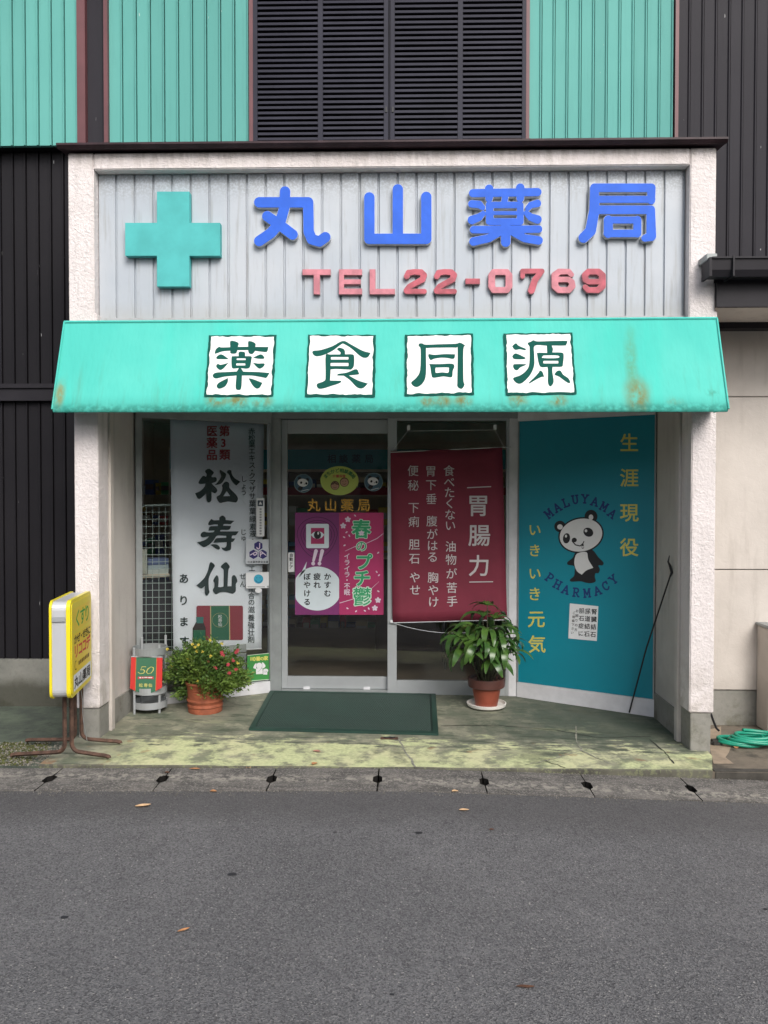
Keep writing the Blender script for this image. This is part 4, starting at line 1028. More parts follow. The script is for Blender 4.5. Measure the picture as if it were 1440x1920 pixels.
for px, py in ((766, 802), (928, 801)): p = P(px, py, YD - .060); b.box(p.x - .012, p.x + .012, p.y - .012, p.y + .005, p.z - .018, p.z + .018, .003)
b.o('hook', M['white'], mp)
b = B()
for a, c in (((766, 806), (735, 846)), ((928, 806), (946, 840)), ((766, 808), (928, 806))): b.tube([P(*a, YM), P(*c, YM)], .0012, 5)
b.tube([P(740 + 22 * k, 1169 + (1 - ((k - 5) / 5) ** 2) * 18, YM) for k in range(11)], .0016, 5)
b.o('cord', M['white'], mp)
b = B()
for px, py in ((734, 1165), (948, 1160)): p = P(px, py, YM); b.cbox(p.x - .012, p.x + .010, p.y - .008, p.y + .008, p.z - .010, p.z + .010, .003)
b.o('end_cap', M['white'], mp)
pm = Print(lambda x, y: P(x, y, YM - .007), nF, mp)
CW = ink('cloth_white_print', (.60, .55, .56))
pm.text('character', [('胃', 870, 825, 43), ('腸', 880, 1100, 43), ('力', 878, 1380, 42)], CW, 0, .016, t4)
its = [(c, 600 + (y - 505) * .024, y, 21.5) for c, y in zip('食べたくない油物が苦手', (505, 610, 705, 805, 910, 1010, 1205, 1325, 1455, 1585, 1710))]
its += [(c, 432 + (y - 508) * .021, y, 21.5) for c, y in zip('胃下垂腹がはる胸やけ', (508, 635, 765, 970, 1090, 1195, 1300, 1490, 1608, 1715))]
its += [(c, 268 + (y - 505) * .017, y, 21.5) for c, y in zip('便秘下痢胆石やせ', (505, 640, 845, 975, 1185, 1315, 1490, 1605))]
pm.text('small_lettering', its, CW, 0, .004, t4)
pm.stroke('rule_line', [[(770, 662, .9), (985, 652, .9)], [(790, 1533, .9), (1003, 1530, .9)]], CW, 0, t4)

# ---- things on the sliding door glass (front face of the pane at YD + .010)
YG = YD + .009
DG = lambda x, y: P(x, y, YG)
t3 = T(540, 950, 7.2); t8 = T(550, 860, 8)
def disc_sheet(name, loops_px, m, fn, n, **kw):
    return sheet(name, [fn(x, y) for x, y in loops_px][::-1], m, n=n, th=.0006, **kw)
PUR = mat('purple_poster', (.19, .025, .14), .6, var=.12, vs=3); MAG = mat('magenta_poster', (.40, .025, .12), .6, var=.12, vs=3)
PKW = ink('pinkish_white_ink', (.68, .58, .68)); BLW = ink('bluish_white_ink', (.62, .70, .74)); DPL = ink('dark_plum_ink', (.06, .005, .06))
GRN = ink('bright_green_ink', (.03, .34, .14)); PGR = ink('pale_green_ink', (.55, .72, .60)); PMG = ink('plum_ink', (.16, .02, .1))
p1 = disc_sheet('eye_poster', [t3(*p) for p in ((95, 80), (691, 80), (691, 1460), (95, 1460))], PUR, DG, nF, label='purple poster with an eye and speech bubble about blurry tired eyes on the door glass', category='poster')
pr = Print(DG, nF, p1, k=.0003, base=.0005)
def ring(cx, cy, rx, ry, w, droop=0):
    pts = []
    for k in range(33):
        a = 2 * math.pi * k / 32; y = ry * math.sin(a); pts.append((cx + rx * math.cos(a) * (1 - droop * max(0, y) / ry * .5), cy + y * (1 + droop * (y > 0)), w))
    return pts
pr.stroke('ring_pattern', [ring(395, 375, 272, 235, .55, .35), ring(400, 385, 228, 200, .5, .2), ring(400, 380, 190, 165, .5)], DPL, 0, t3)
pr.poly('bubble', [[(max(101, min(690, x)), y) for x, y in ell(395, 1105, 330, 297, 60)], [(255, 740), (232, 862), (140, 965)]], BLW, 0, t3)
fv, ff = curve_mesh([[t3(*p) for p in rrect(245, 232, 552, 560, 22)], [t3(*p) for p in [(310, 287), (310, 503), (490, 503), (490, 287)]]])
pr.mesh('eye_frame', [(fv, ff)], BLW, 1)
pr.poly('eye_fill', [[(310, 287), (490, 287), (490, 503), (310, 503)]], MAG, 1, t3)
pr.poly('eye_white', [[(308, 380), (345, 345), (400, 328), (455, 345), (492, 378), (455, 420), (400, 438), (345, 420)]], BLW, 2, t3)
pr.poly('eye_pupil', [ell(398, 382, 48, 54)], BLK, 3, t3); pr.poly('eye_glint', [ell(408, 358, 12, 20)], WHT, 4, t3)
pr.stroke('exclamation_marks', [[(378, 598, 3.4), (345, 728, 2.4)], [(462, 598, 3.4), (432, 728, 2.4)], [(340, 768, 3.5)], [(425, 768, 3.5)]], PKW, 2, t3)
pr.text('lettering', [(c, 533, y, 13.8) for c, y in zip('かすむ', (943, 1055, 1168))] + [(c, 393, y, 13.8) for c, y in zip('疲れ', (943, 1055))] + [(c, 258, y, 13.8) for c, y in zip('ぼやける', (943, 1055, 1168, 1285))], BLK, 2, .035, t3)
p2 = disc_sheet('spring_poster', [t3(*p) for p in ((692, 80), (1290, 80), (1290, 1460), (692, 1460))], MAG, DG, nF, label='magenta spring poster with bold green characters and white blossoms on the door glass', category='poster')
pr = Print(DG, nF, p2, k=.0003, base=.0005)
pr.stroke('wave_line', [[(770, 600, .3), (900, 540, .5), (1070, 490, .5), (1200, 430, .6), (1288, 362, .5)], [(700, 1300, .6), (870, 1250, .5), (1100, 1130, .4), (1230, 1010, .2)]], PKW, 0, t3)
big = [('春', 990, 300, 36), ('の', 990, 530, 22), ('プ', 1022, 745, 32), ('チ', 1000, 965, 33), ('鬱', 1000, 1212, 36)]
pr.text('lettering_outline', big, PGR, 1, .085, t3)
pr.text('lettering', [big[0], *big[2:4]], GRN, 2, .038, t3); pr.text('lettering', [big[4]], GRN, 2, .012, t3); pr.text('lettering', [big[1]], GRN, 2, .01, t3)
pr.text('small_lettering', [(c, 797, y, 12) for c, y in zip('イライラ・不眠', (668, 752, 836, 915, 990, 1070, 1155))], PKW, 1, .02, t3)
pet = []
for cx, cy, s_ in ((808, 172, 26), (745, 258, 26), (1215, 1262, 26), (1172, 1368, 26), (992, 358, 24)):
    for k in range(5): a = R(72 * k - 90); pet.append(ell(cx + s_ * .85 * math.cos(a), cy + s_ * .85 * math.sin(a), s_ * .75, s_ * .55, 10, 72 * k - 90))
for cx, cy, a in ((905, 120, 40), (790, 345, -40), (758, 412, 30), (828, 392, 60), (763, 522, -30), (1217, 622, -40), (1197, 880, 50), (1228, 925, -40), (1220, 1142, 30), (802, 1372, 30), (918, 1412, -40), (1038, 1405, 30), (1090, 1375, 60)): pet.append(ell(cx, cy, 18, 9, 8, a))
b = B()
for i, lp in enumerate(pet):
    lp = [t3(*p) for p in lp]; b.add([pr.pt(x, y, pr.base + pr.k * (3 + (i % 5) * .15)) for x, y in lp], [tuple(q_) for q_ in tessellate_polygon([[Vector((x, y, 0)) for x, y in lp]])])
b.o('blossoms', PKW, p2)
# oval consultation sticker and two panda discs
OV = mat('yellow_green_sticker', (.42, .50, .10), .5, var=.04)
ov = disc_sheet('oval_sticker', [t8(*p) for p in ell(692, 330, 286, 218, 44)], OV, DG, nF, label='yellow green oval sticker with two smiling elderly faces on the door glass', category='sticker')
pr = Print(DG, nF, ov, k=.0003, base=.0005)
DG_ = ink('forest_ink', (.01, .13, .05))
its = []
for i, c in enumerate('まちかど相談薬局'):
    a = -150 + i * 17.2; its.append((c, 692 + 238 * math.cos(R(a)), 350 + 175 * math.sin(R(a)), 8.4, (a + 90) * .75))
pr.text('arched_lettering', its, DG_, 0, .04, t8)
pr.text('small_lettering', [(c, 612 + 49 * i, 262, 6) for i, c in enumerate('介護保険')], RED, 0, .03, t8)
sk = ink('skin_tone_ink', (.42, .24, .15)); hr = ink('outline_brown_ink', (.09, .05, .03))
pr.poly('face_outline', [ell(625, 402, 66, 68), ell(765, 352, 68, 70)], hr, 0, t8); pr.poly('face', [ell(625, 408, 56, 56), ell(765, 356, 58, 58)], sk, 1, t8)
pr.stroke('smile', [[(600, 425, .35), (625, 440, .35), (650, 425, .35)], [(740, 375, .35), (765, 390, .35), (790, 372, .35)], [(600, 392, .4), (612, 390, .4)], [(638, 390, .4), (650, 392, .4)], [(738, 342, .4), (750, 340, .4)], [(778, 338, .4), (790, 340, .4)], [(575, 385, 1), (620, 362, 1.3), (670, 385, 1)]], hr, 2, t8)
for cx, cy, lab, mir in ((150, 370, 'round panda sticker at left of the oval sticker on the door glass', 1), (1203, 350, 'round panda sticker at right of the oval sticker on the door glass', 1)):
    dsc = disc_sheet('round_sticker', [t8(*p) for p in ell(cx, cy, 140, 140, 32)], ink('sticker_rim', (.18, .26, .29)), DG, nF, label=lab, category='sticker', group='round panda stickers on the door')
    pr = Print(DG, nF, dsc, k=.0003, base=.0005)
    pr.poly('sticker_field', [ell(cx, cy, 130, 130, 32)], ink('sticker_blue', (.05, .105, .15)), 0, t8)
    pr.poly('emblem_dark', [ell(cx - 55, cy - 72, 27, 24), ell(cx + 62, cy - 55, 24, 24), ell(cx - 45, cy + 75, 38, 30, 20, -30)], BLK, 1, t8)
    pr.poly('emblem_face', [ell(cx - 8, cy - 10, 80, 60, 26, 6)], WHT, 2, t8)
    pr.poly('emblem_eyes', [ell(cx - 32, cy - 10, 17, 19, 12, 20), ell(cx + 45, cy + 2, 17, 19, 12, -20), ell(cx + 15, cy + 12, 7, 6, 8)], BLK, 3, t8)
    pr.stroke('emblem_line', [[(cx - 30, cy + 118, .5), (cx + 20, cy + 104, .5), (cx + 75, cy + 92, .5)]], WHT, 3, t8)
# gilt shop name on the pane
gl = Print(DG, nF, None, k=.0003, base=.0008)
GLD = mat('gilt_lettering', (.62, .34, .06), .3, .5, var=.25, vs=20)
o = gl.text('gilt_lettering', [('丸', 588.5, 947, 25), ('山', 620, 947, 25), ('薬', 651, 947, 25), ('局', 682.5, 947, 25)], GLD, 0, .02)
tag(o, 'gilt shop name characters applied across the door glass above the posters', 'lettering')
# automatic door sticker on the stile
st = disc_sheet('door_sticker', [(540.5, 1036), (551.8, 1036), (551.8, 1072.5), (540.5, 1072.5)], M['white'], lambda x, y: P(x, y, YD - .0085), nF, label='small white automatic door sticker beside the purple poster', category='sticker')
Print(lambda x, y: P(x, y, YD - .0085), nF, st, base=.0005).text('lettering', [(c, 546, y, 7) for c, y in zip('自動ドア', (1041, 1048.5, 1056, 1063))], BLK, 0, .03)

# ---- display window: banner and goods behind the glass, stickers on it
WB = lambda off: (lambda x, y: hit(x, y, oA + nA3 * off, nA3))
BN = WB(-.05)
M['banner'] = mat('pale_banner_cloth', (.76, .79, .84), .7, var=.05, vs=2)
t1 = T(240, 770, 4.8); t7 = T(220, 1080, 4.5)
q = [(319, 782), (494.6, 790), (490.7, 1216), (325, 1226)]
v = []; f = []
for j in range(21):
    for i in range(13):
        a = Vector(q[0]).lerp(Vector(q[1]), i / 12); c = Vector(q[3]).lerp(Vector(q[2]), i / 12); p = a.lerp(c, j / 20)
        v.append(BN(p.x, p.y) + nA3 * (.004 * math.sin(i * .8 + j * .1) * (j / 20)))
for j in range(20):
    for i in range(12): k = j * 13 + i; f.append((k, k + 13, k + 14, k + 1))
bn = empty('hanging_banner', BN(405, 1216), 'tall pale banner with bold black characters hanging inside the left window', 'banner')
clo = meshobj('cloth', v, f, M['banner'], bn, smooth=True); clo.modifiers.new('s', 'SOLIDIFY').thickness = .0015
B().tube([BN(*q[3]), BN(*q[2])], .005, 6).tube([BN(*q[0]), BN(*q[1])], .005, 6).o('rod', M['white'], bn)
pr = Print(WB(-.043), nA3, bn)
pr.text('red_lettering', [(c, 868 + k, y, 21) for k, (c, y) in enumerate(zip('第3類', (182, 287, 395)))] + [(c, 755, y, 21) for c, y in zip('医薬品', (182, 289, 397))], RED, 0, .035, t1)
pr.text('small_lettering', [(c, x, y, 12.5) for c, x, y in (('し', 1042, 615), ('ょ', 1042, 678), ('う', 1042, 735), ('じ', 1038, 1092), ('ゅ', 1040, 1145), ('ぜ', 1033, 1490), ('ん', 1033, 1560))] +
        [(c, 1113 + i * .6, y, 13.2) for i, (c, y) in enumerate(zip('赤松葉エキス・クマザサ葉葉緑素液・', (185, 245, 303, 362, 425, 490, 538, 585, 645, 705, 768, 835, 905, 975, 1045, 1108, 1160)))] + [('エ', 1115, 1420, 13.2)], DK, 0, .010, t1)
pr.text('small_lettering', [('キ', 472, 1079, 12), ('ス', 472, 1091, 12), ('配', 471.8, 1104, 13), ('合', 471.3, 1116.7, 13), ('の', 471.5, 1129, 13), ('滋', 471.5, 1143, 13.5), ('養', 471, 1158, 13.5), ('強', 471, 1172, 13.5), ('壮', 470.8, 1185.5, 13.5), ('剤', 470.8, 1199, 13.5)], DK, 0, .010)
pr.text('character', [('あ', 344.6, 1084.6, 19), ('り', 344.2, 1125.6, 20), ('ま', 344.6, 1165.6, 19), ('す', 345.5, 1202, 19)], DK, 0, .035)
BR3 = [
 (T(360, 870, 14.4), [[(440, 130), (500, 145), (580, 215), (575, 260), (525, 330), (545, 358, 1), (640, 358), (668, 420), (640, 480), (530, 520, 1), (560, 560), (660, 660), (678, 730), (620, 790), (525, 750, 1), (518, 980), (445, 1038), (395, 970), (378, 800, 1), (300, 870), (215, 938), (150, 925), (82, 790, 1), (220, 730), (330, 620), (360, 530, 1), (210, 540), (178, 480), (290, 325), (375, 345, 1), (395, 280), (350, 200), (390, 150)],
   [(760, 158), (860, 220), (920, 280), (880, 400), (780, 530), (610, 572, 1), (700, 480), (780, 350), (770, 270), (745, 210)], [(1000, 160), (1060, 180), (1075, 270), (1150, 380), (1305, 478, 1), (1240, 540), (1195, 578), (1130, 530), (1050, 420), (1000, 290), (945, 235), (960, 180)],
   [(920, 475), (1000, 520), (1005, 630), (1060, 700), (1190, 830), (1240, 940), (1200, 1030), (1130, 1035), (980, 1015), (850, 1035), (750, 1050), (690, 980), (665, 890), (750, 830), (800, 740), (820, 650), (810, 580), (860, 510)]],
  [[(932, 730), (1030, 865), (845, 870)]]),
 (T(360, 960, 14.4), [[(840, 98), (900, 150), (910, 215, 1), (1145, 238, 1), (1040, 330, 1), (870, 325), (840, 370, 1), (1055, 375, 1), (1020, 460), (950, 485), (780, 485), (760, 525, 1), (1260, 522, 1), (1200, 610), (1160, 632), (1085, 640), (1068, 710, 1), (1168, 715, 1), (1110, 800), (1060, 815, 1), (1050, 1000), (970, 1045), (890, 1050), (820, 1010), (795, 955, 1), (870, 965), (925, 920), (935, 815, 1), (575, 832, 1), (640, 720), (760, 700), (920, 695, 1), (925, 645, 1), (680, 640), (600, 740), (480, 870), (340, 945), (260, 920), (135, 815, 1), (290, 780), (400, 720), (460, 655, 1), (290, 685), (230, 640), (250, 570), (320, 530), (420, 550), (570, 545), (605, 498, 1), (440, 505, 1), (480, 395), (600, 380), (690, 375), (695, 335, 1), (600, 335), (460, 355), (440, 300), (520, 190), (580, 222), (735, 220, 1), (740, 150), (790, 105)],
   [(485, 885, 1), (600, 868), (700, 895), (755, 970), (720, 1015), (640, 990), (560, 930)]], []),
 (T(360, 1045, 14.4), [[(520, 130), (615, 215), (570, 310), (500, 440), (450, 600), (455, 850), (470, 940), (405, 1040), (348, 970), (345, 775, 1), (290, 820), (240, 832), (112, 762, 1), (220, 670), (340, 540), (430, 350), (470, 180)],
   [(905, 130), (990, 200), (1018, 265), (980, 360), (960, 780, 1), (1068, 780, 1), (1075, 530), (1140, 480), (1190, 530), (1225, 640), (1185, 720), (1185, 860), (1170, 930), (1100, 980), (1040, 970), (900, 935), (760, 945), (650, 998), (590, 950), (560, 880), (600, 800), (605, 700), (578, 620), (660, 485), (715, 550), (715, 700), (705, 800, 1), (780, 805), (850, 785, 1), (855, 400), (840, 320), (775, 250)]], [])]
b = B(); hb = B()
for tr, polys, holes in BR3:
    for k, pl in enumerate(polys):
        lp = [tr(*p) for p in s3(pl)]; b.add([pr.pt(x, y, pr.base) for x, y in lp], [tuple(q_) for q_ in tessellate_polygon([[Vector((x, y, 0)) for x, y in lp]])])
    for h in holes:
        lp = [tr(*p) for p in h]; hb.add([pr.pt(x, y, pr.base + .0008) for x, y in lp], [(0, 1, 2)])
b.o('brush_characters', DK, bn); hb.o('character_gap', M['banner'], bn)
# printed picture of the packet and bottle
pb = ink('printed_maroon', (.24, .03, .045)); pg = ink('printed_green', (.02, .13, .07)); gd = ink('printed_gold', (.5, .42, .2)); bt_ = ink('printed_bottle_brown', (.03, .02, .02)); cpc = ink('printed_cap_teal', (.03, .17, .15))
pr.poly('printed_packet', [rrect(668, 250, 1060, 540, 14)], pb, 0, t7); pr.poly('packet_band', [[(782, 254), (948, 250), (952, 540), (785, 540)]], gd, 1, t7); pr.poly('packet_band_green', [[(790, 254), (940, 251), (944, 540), (793, 540)]], pg, 2, t7)
pr.text('packet_lettering', [(c, 866, y, 8) for c, y in zip('松寿仙', (342, 375, 408))], WHT, 3, .01, t7); pr.stroke('packet_ring', [ring(866, 372, 66, 60, .25)], gd, 3, t7)
pr.poly('printed_bottle', [[(665, 385), (725, 385), (745, 440), (745, 560), (635, 560), (635, 440)]], bt_, 3, t7); pr.poly('bottle_cap', [[(664, 345), (726, 345), (724, 398), (666, 398)]], cpc, 4, t7); pr.poly('bottle_label', [[(640, 455), (740, 455), (740, 560), (640, 560)]], pg, 4, t7)
# wire rack, brochures and folded goods behind the glass
rk = empty('wire_mesh_rack', (-1.66, 1.1, 0), 'pale green wire mesh rack standing inside the left window', 'rack')
RC = WB(-.12); GW = mat('pale_green_enamel_wire', (.42, .50, .46), .4, var=.05)
b = B(); b.tube([RC(262, 1240), RC(262, 965), RC(264, 953), RC(270, 948), RC(300, 947), RC(400, 946), RC(402, 1240)], .007, 8); b.o('rack_frame', GW, rk)
b = B()
for k in range(12): x_ = 274 + k * 12; b.tube([RC(x_, 950), RC(x_, 1236)], .0022, 5)
for k in range(21): y_ = 960 + k * 13.3; b.tube([RC(262, y_ + .8), RC(402, y_ - 1.5)], .0022, 5)
b.o('wire_grid', GW, rk)
def window_box(name, px0, px1, py0, py1, off, dep, m, **kw):
    a = WB(off)(px0, py1); c = WB(off)(px1, py1); top = WB(off)(px0, py0).z
    b = B().obox((a.x, a.y), (c.x, c.y), (-nA.x, -nA.y), dep, a.z, top)
    o = b.o(name, m); return tag(o, **kw)
for i, (y0, y1, c, lab) in enumerate(((1069, 1077, (.5, .55, .52), 'pale stack of leaflets lowest in the wire rack'), (1060, 1069, (.35, .42, .45), 'grey blue stack of leaflets in the middle of the wire rack'), (1048, 1060, (.12, .16, .30), 'navy stack of leaflets topmost in the wire rack'))):
    window_box('leaflet_stack', 278, 316, y0, y1 - .3, -.16, .14, ink('leaflet_%s' % ('pale', 'greyish', 'navy')[i], c), label=lab, category='leaflets', group='leaflet stacks in the wire rack')
window_box('rack_shelf', 266, 318, 1078, 1084, -.13, .22, M['wood'], label='wooden shelf board inside the left window under the leaflet stacks', category='shelf')
window_box('yellow_booklet', 262, 276, 1030, 1076, -.15, .02, ink('booklet_paper', (.5, .5, .42)), label='pale booklet leaning at the left end of the rack shelf', category='booklet')
window_box('dark_cabinet', 262, 330, 1096, 1222, -.20, .3, ink('cabinet_black', (.02, .02, .025)), label='black cabinet low behind the wire rack', category='cabinet')
kp = empty('slatted_kick_panel', WB(-.03)(350, 1300), 'grey slatted panel low inside the left window behind the flower pot', 'panel')
for k in range(5):
    a = WB(-.035)(256, 1226 + k * 17.5 + 16); c = WB(-.035)(462, 1222 + k * 15 + 13)
    z0_, z1_ = a.z, a.z + .058
    B().obox((a.x, a.y), (c.x, c.y), (-nA.x, -nA.y), .012, z0_, z1_).o('slat', M['alu_dk'], kp)
# stickers on the outer face of the window glass
SG = WB(.0016)
sk1 = disc_sheet('green_house_sticker', [(463.5, 1229), (508.5, 1224), (508.8, 1273.5), (463.2, 1279)], mat('sticker_green', (.04, .22, .05), .5, var=.1), SG, nA3, label='green emergency house sticker with two white elephants low on the window', category='sticker')
pr = Print(SG, nA3, sk1, k=.0003, base=.0005); t18 = T(440, 1210, 18)
pr.poly('border_line', [[(430, 330), (1240, 250), (1240, 268), (430, 348)], [(425, 1200), (1240, 1132), (1240, 1150), (425, 1222)]], ink('border_pale', (.5, .6, .45)), 0, t18)
pr.text('lettering', [('1', 560, 452, 9), ('1', 605, 450, 9), ('0', 680, 452, 10.5), ('番', 790, 448, 8.6), ('の', 922, 448, 8), ('家', 1055, 432, 8.6)], YEL, 1, .045, t18)
pr.poly('elephant', [ell(830, 690, 100, 105), smooth_loop([(735, 610), (680, 640), (625, 750), (640, 770), (720, 785)], 3), smooth_loop([(920, 590), (980, 600), (1040, 690), (1000, 755), (930, 770)], 3), [(720, 780), (940, 780), (950, 960), (720, 975)], ell(1045, 850, 90, 65), [(950, 860), (1105, 870), (1095, 990), (960, 985)]], WHT, 1, t18)
pr.stroke('elephant_outline', [[(738, 610, .3), (730, 700, .3), (760, 780, .4)], [(920, 600, .3), (928, 700, .3), (900, 780, .4), (840, 850, .3), (770, 900, .3)], [(800, 740, .35), (798, 742, .35)], [(862, 740, .35), (864, 742, .35)], [(960, 830, .3), (960, 960, .3)], [(1000, 900, .3), (1060, 900, .3), (1080, 860, .3)]], GRY, 2, t18)
sk2 = disc_sheet('member_sticker', [T(450, 1000, 16)(*p) for p in ((185, 190), (915, 180), (915, 915), (170, 922))], mat('silver_sticker', (.50, .53, .56), .4, var=.05), SG, nA3, label='silver square sticker with three navy hexagons on the window', category='sticker')
pr = Print(SG, nA3, sk2, k=.0003, base=.0005); t16 = T(450, 1000, 16)
hexa = lambda cx, cy, r_: [(cx + r_ * math.cos(R(60 * k + 30)), cy + r_ * math.sin(R(60 * k + 30))) for k in range(6)]
pr.poly('hexagon_emblem', [hexa(550, 378, 142), hexa(405, 628, 142), hexa(680, 628, 142)], ink('deep_violet_ink', (.02, .015, .13)), 0, t16)
pr.stroke('emblem_letters', [[(590, 300, .9), (588, 430, .9), (560, 470, .9), (520, 462, .9), (503, 420, .9)], [(308, 650, .9), (440, 575, .9), (480, 560, .9), (508, 590, .9), (480, 640, .9), (430, 660, .9), (405, 630, .9)], [(612, 685, .9), (600, 560, .9), (650, 555, .9), (775, 655, .9)], [(610, 640, .9), (690, 590, .9)]], PKW, 1, t16)
pr.text('lettering', [(c, 258 + 79 * i, 858, 4.6) for i, c in enumerate('日本薬剤師会会員')], BLK, 1, .02, t16)
sk3 = disc_sheet('smiley_sticker', [t16(*p) for p in ((178, 1185), (925, 1155), (930, 1640), (185, 1655))], M['white'], SG, nA3, label='white sticker with a blue smiling face below the hexagon sticker', category='sticker')
pr = Print(SG, nA3, sk3, k=.0003, base=.0005)
pr.poly('smiling_face', [ell(555, 1372, 142, 140)], ink('sky_blue_ink', (.04, .36, .52)), 0, t16); pr.stroke('smile', [[(470, 1410, .8), (510, 1460, .8), (560, 1475, .8), (610, 1460, .8), (650, 1410, .8)], [(503, 1320, .6), (503, 1345, .6)], [(600, 1320, .6), (600, 1345, .6)]], ink('deep_blue_ink', (.01, .14, .28)), 1, t16)
pr.poly('print_line', [rrect(225, 1590, 745, 1618, 8), ell(850, 1600, 50, 28)], GRY, 0, t16)
sk4 = disc_sheet('narrow_sticker', [(480.6, 934), (495.8, 934), (495.8, 1005.8), (480.6, 1006)], M['white'], SG, nA3, label='narrow upright white sticker on the window above the hexagon sticker', category='sticker')
pr = Print(SG, nA3, sk4, k=.0003, base=.0005)
pr.poly('sticker_emblem', [rrect(483, 938, 493.5, 949, 1)], ink('dark_slate_ink', (.04, .06, .09)), 0); pr.poly('sticker_emblem_mark', [[(488, 940), (491.5, 946), (485, 946)]], WHT, 1)
pr.poly('print_line', [rrect(486.6, 953 + 5.1 * k, 490.4, 956.4 + 5.1 * k, .5) for k in range(10)], GRY, 0)
disc_sheet('small_round_sticker', ell(484.5, 1107, 6.5, 4.6, 16), M['white'], SG, nA3, label='tiny white sticker peeping out under the smiling face sticker', category='sticker')

# ================================================================== SHOP INTERIOR
YS = 4.3
unit = empty('display_shelves', (0, YS, 0), 'dim wall of shelves with a teal header inside the shop', 'shelves')
xs0, xs1 = -2.6, 2.6
B().box(xs0, xs1, YS + .36, YS + .38, 0, 2.05).o('back_panel', M['wood'], unit)
hz = [P(630, y, YS).z for y in (880, 843)]
B().box(xs0, xs1, YS - .02, YS + .36, hz[0], hz[1]).o('header_board', ink('teal_header', (.03, .26, .30)), unit)
ph = Print(lambda x, y: P(x, y, YS - .02), nF, unit)
ph.text('header_lettering', [(c, x_, 860, 17) for c, x_ in zip('相談薬局', (622, 644, 668, 692))], ink('header_ink', (.01, .05, .09)), 0, .03)
B().box(xs0, xs1, YS - .03, YS + .36, hz[0] - .03, hz[0] - .001).o('light_strip', M['wood'], unit)
rows = [P(630, y, YS).z for y in (928, 985, 1040, 1092, 1142, 1190)]
for z_ in rows: B().box(xs0, xs1, YS, YS + .36, z_ - .02, z_).o('shelf_board', M['wood'], unit)
B().box(xs0, xs1, YS - .004, YS, rows[0] + .0, rows[0] + .085).o('price_rail', ink('price_rail_red', (.25, .02, .03)), unit)
B().box(xs0 - .02, xs0, YS, YS + .38, 0, 2.05).box(xs1, xs1 + .02, YS, YS + .38, 0, 2.05).o('side_panel', M['wood'], unit)
pal = [('white', (.6, .6, .56)), ('cream', (.55, .45, .28)), ('navy', (.03, .06, .2)), ('red', (.4, .04, .04)), ('green', (.05, .25, .1)), ('yellow', (.6, .45, .08)), ('sky blue', (.15, .35, .5)), ('brown', (.18, .1, .05))]
rown = ['topmost', 'second', 'third', 'fourth', 'fifth', 'lowest']
rnd = random.Random(4); bxme = {}
for ri, z_ in enumerate(rows):
    top = (hz[0] - .04) if ri == 0 else rows[ri - 1] - .03
    for side, (xa, xb) in enumerate(((X(500, Y=YS) - .5, X(540, Y=YS) + .0), (X(540, Y=YS), X(735, Y=YS)), (X(745, Y=YS), X(950, Y=YS)), (X(250, Y=YS) - .3, X(330, Y=YS)))):
        if ri > 0 and side == 2 and ri < 5: continue
        x_ = xa
        while x_ < xb - .05:
            w_ = rnd.choice((.07, .09, .11, .14)); h_ = min(top - z_, rnd.uniform(.10, .22)); nm, c = rnd.choice(pal)
            while (w_, nm, h_ > .16, ri, side) in bxme: w_ = rnd.choice((.07, .09, .11, .14)); nm, c = rnd.choice(pal)
            bxme[(w_, nm, h_ > .16, ri, side)] = 1
            b = B().box(x_ + .004, x_ + w_ - .004, YS + .02 + rnd.uniform(0, .05), YS + .2, z_ + .001, z_ + h_)
            o = b.o('medicine_packet', ink('packet_' + nm.replace(' ', '_'), c))
            tag(o, '%s %s %s packet, %s shelf %s' % ('tall' if h_ > .16 else 'low', {.07: 'narrow', .09: 'slim', .11: 'square', .14: 'wide'}[w_], nm, rown[ri], ('far left inside behind banner', 'inside behind the sliding door', 'inside behind the maroon cloth', 'inside behind the wire rack')[side]), 'packet', 'packets on the shop shelves')
            lb = rnd.choice(pal)[1]
            B().box(x_ + .012, x_ + w_ - .012, YS + .008, YS + .0195, z_ + h_ * .35, z_ + h_ * .7).o('packet_label', ink('packet_label_pale', (.5, .48, .42)) if rnd.random() < .6 else ink('packet_label_dark', (.08, .05, .05)), o)
            x_ += w_
cn = empty('shop_counter', (.3, 3.2, 0), 'dark wooden counter standing inside the shop', 'counter')
B().box(-.2, 1.2, 3.0, 3.4, -.02, .88).o('cabinet', ink('counter_brown', (.07, .045, .03)), cn); B().box(-.23, 1.23, 2.96, 3.43, .881, .91, .004).o('counter_top', M['wood'], cn)
ch = empty('black_chair', (.55, 2.3, 0), 'black chair with thin legs seen low through the glass', 'chair')
B().box(.42, .74, 2.15, 2.47, .42, .46, .01).o('seat', M['black'], ch); B().box(.42, .74, 2.47, 2.50, .55, .88, .01).o('backrest', M['black'], ch)
for x_ in (.44, .72):
    for y_ in (2.17, 2.48): B().tube([(x_, y_, -.02), (x_, y_, .56 if y_ > 2.3 else .42)], .012, 6).o('leg', M['black'], ch)
# ================================================================== OBJECTS ON THE PORCH AND PAVEMENT
M['rust'] = mat('rusted_steel', (.085, .045, .03), .85, var=.45, vs=25, bump=.001, bs=200)
